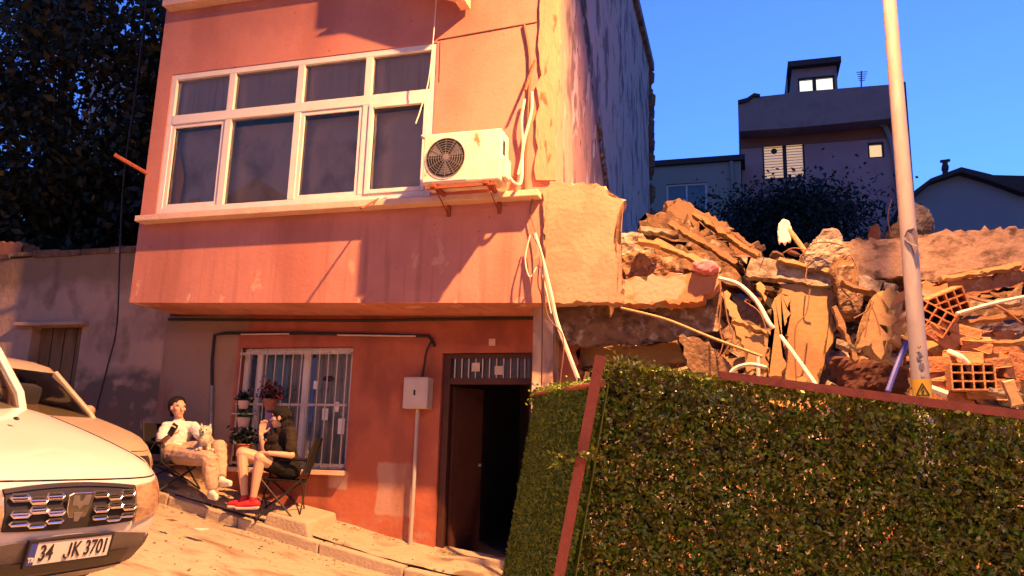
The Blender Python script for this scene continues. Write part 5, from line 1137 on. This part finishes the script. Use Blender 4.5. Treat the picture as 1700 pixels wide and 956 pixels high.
def blob(name, caps, balls, m, parent, vox=.008, smooth=2, root=None):
    b = MB()
    for a, c, ra, rc in caps: capsule(b, a, c, ra, rc)
    for c, r, s_, rot in balls: b.ball(c, r, 3, s_, rot)
    o = b.build(name, m); md = o.modifiers.new('r', 'REMESH'); md.mode = 'VOXEL'; md.voxel_size = vox
    if smooth: sm = o.modifiers.new('s', 'SMOOTH'); sm.iterations = smooth; sm.factor = .5
    bake(o); me = o.data
    if name in FOLD:
        A_ = FOLD[name]; q_ = (26, 26, 9) if name == 'hair' else (9, 9, 17); NN = [v.normal.copy() for v in me.vertices]
        for v, nn in zip(me.vertices, NN):
            p = Vector((v.co.x*q_[0], v.co.y*q_[1], v.co.z*q_[2])); r_ = 1-abs(noise.noise(p+Vector((noise.noise(p*.6)*1.5,)*3)))*2.6; v.co += nn*A_*(r_-.35)
    me.polygons.foreach_set('use_smooth', [True]*len(me.polygons))
    if parent: o.parent = parent; o.matrix_parent_inverse = parent.matrix_world.inverted() if root is None else Matrix.Translation(-root)
    return o
def hand(caps, wrist, d, palm_n, side, curl=.5, s=1.0):
    """palm + 4 fingers + thumb; d = direction wrist->fingers, palm_n = palm normal, side = +1/-1 thumb side"""
    w = Vector(wrist); d = Vector(d).normalized(); n = Vector(palm_n); n = (n-d*n.dot(d)).normalized(); t_ = d.cross(n)*side
    for k in (-1.3, -.4, .4, 1.3): caps.append((w+t_*k*.008*s, w+d*.085*s+t_*k*.021*s, .014*s, .011*s))
    for k, L in ((1.5, .068), (.5, .076), (-.5, .070), (-1.5, .055)):
        p = w+d*.088*s+t_*k*.0195*s; q = p+(d*math.cos(curl*.5)+n*math.sin(curl*.5))*L*.5*s; r = q+(d*math.cos(curl*1.5)+n*math.sin(curl*1.5))*L*.5*s
        caps.append((p, q, .0095*s, .0085*s)); caps.append((q, r, .0085*s, .0072*s))
    p = w+d*.03*s+t_*.03*s; q = p+(t_*.7+d*.6+n*.2).normalized()*.04*s; r = q+(d*.9+t_*.25+n*.3).normalized()*.03*s
    caps.append((p, q, .012*s, .0105*s)); caps.append((q, r, .0105*s, .009*s))
def head(caps, balls, c, f, up, s=1.0):
    c = Vector(c)+Vector((0, 0, -.03))
    """f facing direction; returns basis"""
    f, up = Vector(f).normalized(), Vector(up); up = (up-f*up.dot(f)).normalized(); sd = f.cross(up)
    rot = Matrix((f, sd, up)).transposed()
    balls.append((c+up*.025*s-f*.012*s, .095*s, (1.05, .80, .98), rot)); balls.append((c-up*.035*s+f*.022*s, .068*s, (.95, .82, 1.05), rot)); balls.append((c-up*.088*s+f*.052*s, .022*s, (1, 1.2, .8), rot))
    caps.append((c+f*.082*s+up*.018*s, c+f*.104*s-up*.022*s, .009*s, .014*s)); balls.append((c-up*.052*s+f*.078*s, .018*s, (.8, 1.4, .7), rot))
    for q in (-1, 1):
        balls.append((c+sd*q*.078*s-f*.005*s, .026*s, (.8, .3, 1.2), rot)); balls.append((c+sd*q*.04*s+f*.055*s-up*.012*s, .026*s, (1, 1, .9), rot)); balls.append((c+sd*q*.032*s+f*.078*s+up*.038*s, .016*s, (.7, 1.5, .5), rot))
    return c, f, up, sd, rot
def face_parts(B_, par, root, s=1.0):
    c, f, up, sd, rot = B_; e = MB()
    for q in (-1, 1): e.ball(c+sd*q*.032*s+f*.080*s+up*.018*s, .011*s, 2, (.6, 1.2, .7), rot)
    o = e.build('eyes', M['eye']); pc2(o, root, par)
    o = MB().ball(c+f*.092*s-up*.052*s, .020*s, 2, (.35, 1.1, .3), rot).build('mouth', M['lip']); pc2(o, root, par)
def pc2(o, root, par): o.parent = par; o.matrix_parent_inverse = Matrix.Translation(-root) if par.type == 'EMPTY' else Matrix.Identity(4); return o
Vx = Vector
def J(px, py, Y): return at(px, py, Y)
# ---- woman in the white t-shirt
r1 = J(350, 820, .30); p1 = empty('person', r1, label='woman in white t-shirt and beige trousers with a white dog on her lap', cat='person')
pel = J(288, 750, .42); ch = J(298, 718, .46); nk = J(298, 694, .47); hd = J(296, 674, .44)
shR, shL = J(275, 709, .34), J(321, 708, .50); elR, haR = J(266, 736, .22), J(284, 722, .08); elL, haL = J(340, 730, .36), J(334, 724, .16)
hipR, hipL = J(287, 754, .32), J(296, 750, .50); knR, anR = J(346, 762, .02), J(352, 812, .06); knL, anL = J(364, 742, .22), J(368, 792, .16)
caps = [(pel, ch, .125, .125), (hipR, hipL, .115, .115), (ch, nk-Vx((0, 0, .05)), .125, .07), (nk-Vx((0, 0, .06)), hd, .052, .05), (shR, shL, .055, .055), (shR, elR, .047, .038), (elR, haR, .037, .026), (shL, elL, .047, .038), (elL, haL, .037, .026),
        (hipR, knR, .088, .062), (knR, anR, .058, .038), (hipL, knL, .088, .062), (knL, anL, .058, .038)]
balls = []; HB = head(caps, balls, hd, (.80, -.42, .06), (0, 0, 1), 1.08)
hand(caps, haR, (.3, .1, .9), (.3, -.6, 0), 1, 1.4); hand(caps, haL, (.6, -.3, -.1), (0, -.3, -.8), 1, .9)
bd = blob('body', caps, balls, M['skin'], p1, .0065, 2, r1); face_parts(HB, bd, r1)
c, f, up, sd, rot = HB
hc = [(c+up*.05-f*.035, .110, (1.0, .92, .95), rot), (c+up*.03-f*.12, .066, (1.2, 1, 1.1), rot), (c+up*.085-f*.11, .055, (1, 1, 1), rot), (c-up*.02-f*.09, .05, (1, 1.2, 1.3), rot)]
for _ in range(16): hc.append((c-f*random.uniform(.06, .15)+up*random.uniform(-.06, .12)+sd*random.gauss(0, .03), random.uniform(.015, .03), (1, 1, 1.4), rot))
pc2(blob('hair', [], hc, M['hair'], None, .008, 1), r1, bd)
tc_ = [(pel, ch, .150, .148), (hipR.lerp(hipL, .1), hipL.lerp(hipR, .1), .128, .128), (ch, nk-Vx((0, 0, .075)), .145, .085), (shR, shL, .064, .064), (shR, shR.lerp(elR, .68), .062, .074), (shL, shL.lerp(elL, .62), .062, .072)]
pc2(blob('t_shirt', tc_, [], M['tee'], None, .010, 2), r1, bd)
tr = [(hipR, hipL, .132, .132), (hipR, knR, .118, .090), (knR, knR.lerp(anR, .88), .086, .070), (hipL, knL, .118, .090), (knL, knL.lerp(anL, .88), .086, .068)]
pc2(blob('trousers', tr, [], M['beige'], None, .010, 2), r1, bd)
def shoe(an, d, par, r, m, s=1.0, sole=True):
    d = Vx(d).normalized(); h = an+Vx((0, 0, -.055)); cps = [(h-d*.045*s, h+d*.06*s, .040*s, .040*s), (h+d*.06*s, h+d*.145*s-Vx((0, 0, .01)), .040*s, .030*s), (an, h, .042*s, .040*s)]
    o = pc2(blob('shoe', cps, [], m, None, .008, 1), r, par)
    if sole: pc2(blob('sole', [(h-d*.045*s-Vx((0, 0, .03)), h+d*.15*s-Vx((0, 0, .03)), .030*s, .026*s)], [], M['tee'], None, .008, 0), r, o)
    return o
shoe(anR, (.8, -.55, -.05), bd, r1, M['tee']); shoe(anL, (.95, -.25, .05), bd, r1, M['tee'])
o = MB().box(haR+Vx((.03, -.02, .06)), (.075, .012, .15), Matrix.Rotation(.5, 3, 'Y')).build('mobile_phone', M['black']); tag(o, 'dark mobile phone in the raised hand of the woman in white', 'phone')
# ---- woman in dark clothes and black cap
r2 = J(412, 845, .02); p2 = empty('person', r2, label='bare-legged woman in black cap and red trainers, sitting before the barred window', cat='person')
pel = J(478, 776, .42); ch = J(470, 738, .38); nk = J(470, 706, .36); hd = J(466, 690, .34)
shN, shF = J(482, 718, .24), J(462, 718, .52); elN, haN = J(484, 756, .16), J(446, 752, .02); elF, haF = J(440, 757, .30), J(433, 722, .22)
hipN, hipF = J(480, 780, .32), J(472, 776, .52); knN, anN = J(432, 760, .02), J(420, 828, .02); knF, anF = J(402, 752, .16), J(406, 826, .12)
caps = [(pel, ch, .12, .115), (hipN, hipF, .115, .115), (ch, nk-Vx((0, 0, .05)), .115, .065), (nk-Vx((0, 0, .06)), hd, .05, .048), (shN, shF, .05, .05), (shN, elN, .046, .038), (elN, haN, .037, .026), (shF, elF, .046, .038), (elF, haF, .037, .026),
        (hipN, knN, .105, .070), (knN, knN.lerp(anN, .35), .060, .058), (knN.lerp(anN, .35), anN, .058, .036), (hipF, knF, .105, .070), (knF, knF.lerp(anF, .35), .060, .058), (knF.lerp(anF, .35), anF, .058, .036)]
balls = []; HB = head(caps, balls, hd, (-.93, -.30, .02), (0, 0, 1), 1.05)
hand(caps, haF, (.15, .0, 1), (.6, -.6, 0), 1, .35, 1.1); hand(caps, haN, (-1, 0, .05), (.1, -.2, -1), -1, .8)
bd2 = blob('body', caps, balls, M['skin'], p2, .0065, 2, r2); face_parts(HB, bd2, r2)
c, f, up, sd, rot = HB
hc = [(c+up*.025-f*.035, .104, (.95, .90, .92), rot), (c-up*.08-f*.085, .080, (.8, 1.15, 1.2), rot), (c-up*.17-f*.115, .080, (.7, 1.3, 1.4), rot), (c-up*.29-f*.135, .070, (.6, 1.3, 1.6), rot)]
pc2(blob('hair', [], hc, M['hair'], None, .008, 1), r2, bd2)
cp = pc2(blob('cap', [(c+up*.085+f*.06, c+up*.075+f*.155, .022, .014), (c+up*.085+f*.06+sd*.035, c+up*.07+f*.14+sd*.03, .018, .012), (c+up*.085+f*.06-sd*.035, c+up*.07+f*.14-sd*.03, .018, .012)], [(c+up*.055-f*.012, .104, (1.06, .90, .82), rot)], M['darkc'], None, .007, 1), r2, bd2)
tc_ = [(pel, ch, .145, .138), (hipN, hipF, .118, .118), (ch, nk-Vx((0, 0, .07)), .135, .08), (shN, shF, .070, .070), (shN, shN.lerp(elN, .72), .064, .068), (shF, shF.lerp(elF, .66), .064, .066)]
pc2(blob('t_shirt', tc_, [], M['oliv'], None, .010, 2), r2, bd2)
tr = [(hipN, hipF, .134, .134), (hipN, hipN.lerp(knN, .52), .114, .106), (hipF, hipF.lerp(knF, .52), .114, .106)]
pc2(blob('shorts', tr, [], M['darkc'], None, .010, 2), r2, bd2)
shoe(anN, (-.9, -.45, -.05), bd2, r2, M['red'], 1.05); shoe(anF, (-.9, -.35, -.05), bd2, r2, M['red'], 1.05)
# ---- dogs
def dog(base, hdp, fdir, m, m2, label, s=1.0, ears=.045):
    r = Vx(base); t = empty('dog', r, label=label, cat='dog'); hdp = Vx(hdp); f = Vx(fdir).normalized(); up = Vx((0, 0, 1)); sd = f.cross(up).normalized(); rot = Matrix((f, sd, f.cross(sd)*-1)).transposed()
    ch_ = r+(hdp-r)*.55+f*.02; rump = r-f*.07*s-sd*.02
    cps = [(rump, ch_, .078*s, .068*s), (ch_, hdp, .060*s, .058*s), (hdp, hdp+f*.075*s-up*.018*s, .040*s, .019*s)]
    for q in (-1, 1):
        cps += [(ch_+sd*q*.035*s, r+f*.09*s+sd*q*.045*s-up*.005, .026*s, .019*s), (r+f*.09*s+sd*q*.045*s, r+f*.125*s+sd*q*.045*s-up*.01, .019*s, .018*s), (rump+sd*q*.05*s, r+f*.05*s+sd*q*.085*s-up*.01, .042*s, .024*s), (r+f*.05*s+sd*q*.085*s-up*.01, r+f*.10*s+sd*q*.085*s-up*.02, .02*s, .018*s)]
        cps.append((hdp+sd*q*.038*s+up*.035*s, hdp+sd*q*.052*s+up*(.045+ears)*s, .024*s, .006*s))
    cps.append((rump, rump-f*.06*s+up*.09*s, .03*s, .022*s))
    bl = [(hdp, .068*s, (1, 1.05, .95), None), (ch_+f*.02, .070*s, (.9, 1, 1.1), None)]
    for _ in range(26):
        d = Vx((random.gauss(0, 1), random.gauss(0, 1), random.gauss(0, 1))).normalized(); bl.append((ch_.lerp(rump, random.random())+d*.058*s, random.uniform(.014, .026)*s, (1, 1, 1.3), None)); 
    b_ = blob('body', cps, bl, m, t, .0065, 1, r)
    vv = [v for v in b_.data.vertices]; pk = [random.choice(vv) for _ in range(4200)]; fu = leaves('fur', [np.array(v.co)+np.array(v.normal)*.002 for v in pk if (Vector(v.co)-hdp-f*.075*s).length > .045*s],   .0065, m, None); pc2(fu, r, b_)
    e = MB()
    for q in (-1, 1): e.ball(hdp+f*.062*s+sd*q*.026*s+up*.016*s, .0085*s, 2)
    e.ball(hdp+f*.094*s-up*.010*s, .0125*s, 2); e.ball(hdp+f*.088*s-up*.030*s, .008*s, 1, (1, 1.6, .5))
    pc2(e.build('eyes_and_nose', M['eye']), r, b_)
    if m2: pc2(blob('chest_patch', [], [(ch_+f*.045*s, .042*s, (.7, 1, 1.3), None), (hdp+f*.06*s-up*.018*s, .026*s, (1, 1.1, .8), None)], m2, None, .006, 1), r, b_)
    return t
dog(J(344, 744, .18), J(341, 716, .10), (.35, -.9, 0), M['fur'], None, 'small fluffy white dog with pointed ears on the lap of the woman in white', 1.0, .04)
dog(J(456, 756, .18), J(452, 728, .10), (-.8, -.55, 0), M['furd'], M['furt'], 'small black and tan dog on the lap of the woman in the cap', .92, .05)
# ---- folding chairs
def fold_chair(c0, fwd, seat_z, ground, label, w=.50, d=.44, bh=.45):
    c0 = Vx(c0); f = Vx(fwd).normalized(); s_ = f.cross(Vx((0, 0, 1))); t = empty('folding_chair', (c0.x, c0.y, ground(c0.x, c0.y)), label=label, cat='folding chair', group='folding camp chairs on the pavement')
    def pt_(a, b, z): p = c0+f*a+s_*b; return Vx((p.x, p.y, z))
    def gp(a, b): p = c0+f*a+s_*b; return Vx((p.x, p.y, ground(p.x, p.y)+.01))
    g = lambda o: pc(o, t)
    b = MB(); b.prism([pt_(-d/2, -w/2, seat_z-.01), pt_(-d/2, 0, seat_z-.035), pt_(-d/2, w/2, seat_z-.01), pt_(d/2, w/2, seat_z+.01), pt_(d/2, 0, seat_z-.02), pt_(d/2, -w/2, seat_z+.01)], (0, 0, -.012)); g(b.build('seat', M['darkc']))
    b = MB(); b.prism([pt_(-d/2-.02, -w/2, seat_z+.08), pt_(-d/2-.02, w/2, seat_z+.08), pt_(-d/2-.13, w/2, seat_z+bh), pt_(-d/2-.13, -w/2, seat_z+bh)], tuple(-f*.014)); g(b.build('backrest', M['darkc']))
    for q in (-1, 1):
        g(MB().tube([pt_(-d/2-.135, q*w/2, seat_z+bh+.02), pt_(-d/2, q*w/2, seat_z), pt_(-d/2+.02, q*w/2, seat_z-.02)], .011, 8, smooth=False).build('back_post', M['black']))
        for a0, a1 in ((-d/2, d/2+.02), (d/2, -d/2-.04)): g(MB().tube([pt_(a0, q*w/2, seat_z), gp(a1, q*w/2)], .010, 8).build('leg', M['black']))
        g(MB().tube([pt_(-d/2-.06, q*(w/2+.02), seat_z+.22), pt_(d/2, q*(w/2+.02), seat_z+.21)], .018, 8).build('armrest', M['darkc']))
        g(MB().tube([pt_(d/2-.03, q*(w/2+.02), seat_z+.21), pt_(d/2, q*w/2, seat_z)], .010, 8).build('arm_post', M['black']))
    for a in (-1, 1): g(MB().tube([pt_(a*d/2, -w/2, seat_z), gp(a*d/2, w/2)], .009, 8).build('cross_brace', M['black'])); g(MB().tube([pt_(a*d/2, w/2, seat_z), gp(a*d/2, -w/2)], .009, 8).build('cross_brace', M['black']))
pp = J(289, 752, .42); fold_chair((pp.x+.02, pp.y-.03, 0), (.85, -.4, 0), pp.z-.10, pave_z, 'dark folding chair under the woman in the white t-shirt')
pp = J(478, 778, .42); fold_chair((pp.x-.02, pp.y-.02, 0), (-.9, -.35, 0), pp.z-.11, pave_z, 'dark folding chair under the woman in the black cap')
# ---- plants on the window grille
def pot(loc, r, h_, mp, lm, n, spread, label, cat='plant pot', flowers=0, name='potted_plant'):
    t = empty(name, loc, label=label, cat=cat); L0 = Vx(loc)
    o = MB().tube([(0, 0, 0), (0, 0, h_)], [r*.75, r], 20, smooth=False).build('pot', mp, t); MB().tube([(0, 0, h_-.012), (0, 0, h_)], [r*1.08, r*1.08], 20, smooth=False).build('pot_rim', mp, o)
    P = [(random.gauss(0, spread), random.gauss(0, spread*.6), h_+abs(random.gauss(spread*.9, spread*.7))) for _ in range(n)]; leaves('foliage', P, .03, lm, t)
    st = MB(); 
    for _ in range(8): st.tube([(0, 0, h_*.8), (random.gauss(0, spread), random.gauss(0, spread*.5), h_+spread*1.6)], .003, 4)
    st.build('stems', M['pleaf'], t)
    if flowers: leaves('flowers', [(random.gauss(0, spread*.9), random.gauss(-.02, spread*.5), h_+abs(random.gauss(spread, spread*.8))) for _ in range(flowers)], .022, M['petal'], t)
    return t
M['terra'] = mat('terracotta_pot', [(.40, .15, .08)], 6, .8, .2); M['violet'] = mat('violet_pot', [(.34, .20, .34)], 6, .6, .1)
p = J(449, 672, .74); pot((p.x, p.y, p.z-.06), .085, .13, M['terra'], M['leafd'], 220, .085, 'hanging flower pot with dark red blooms hooked on the window grille', flowers=160)
tag(MB().tube([(p.x, p.y-.0, p.z-.06), (p.x-.02, p.y+.01, p.z-.30)], [.055, .045], 14, smooth=False).build('flower_vase', M['violet']), 'pale violet jar hanging below the red flowers on the window grille', 'jar')
p = J(404, 676, .74); pot((p.x, p.y, p.z-.02), .07, .10, M['sill'], M['leafd'], 120, .05, 'small plant in a pale pot high at the left of the grilled window')
p = J(404, 704, .74); pot((p.x, p.y, p.z-.04), .08, .12, M['sill'], M['pleaf'], 140, .05, 'pale pot with trailing plant at mid height left of the grilled window')
p = J(404, 748, .70); pot((p.x, p.y, p.z-.06), .10, .14, M['terra'], M['leafd'], 500, .08, 'bushy green potted plant on the sill between the two women')
mb = MB(); a = J(395, 686, .76)
for z in (a.z-.0, J(395, 716, .76).z): mb.bb(a.x-.05, a.x+.25, .70, .80, z-.015, z)
mb.bb(a.x+.235, a.x+.25, .80, .806, J(395, 716, .76).z-.3, a.z+.02); mb.bb(a.x-.05, a.x-.035, .80, .806, J(395, 716, .76).z-.3, a.z+.02)
tag(mb.build('plant_shelf', M['metalbox']), 'small two-tier metal plant shelf fixed to the left of the window grille', 'shelf')
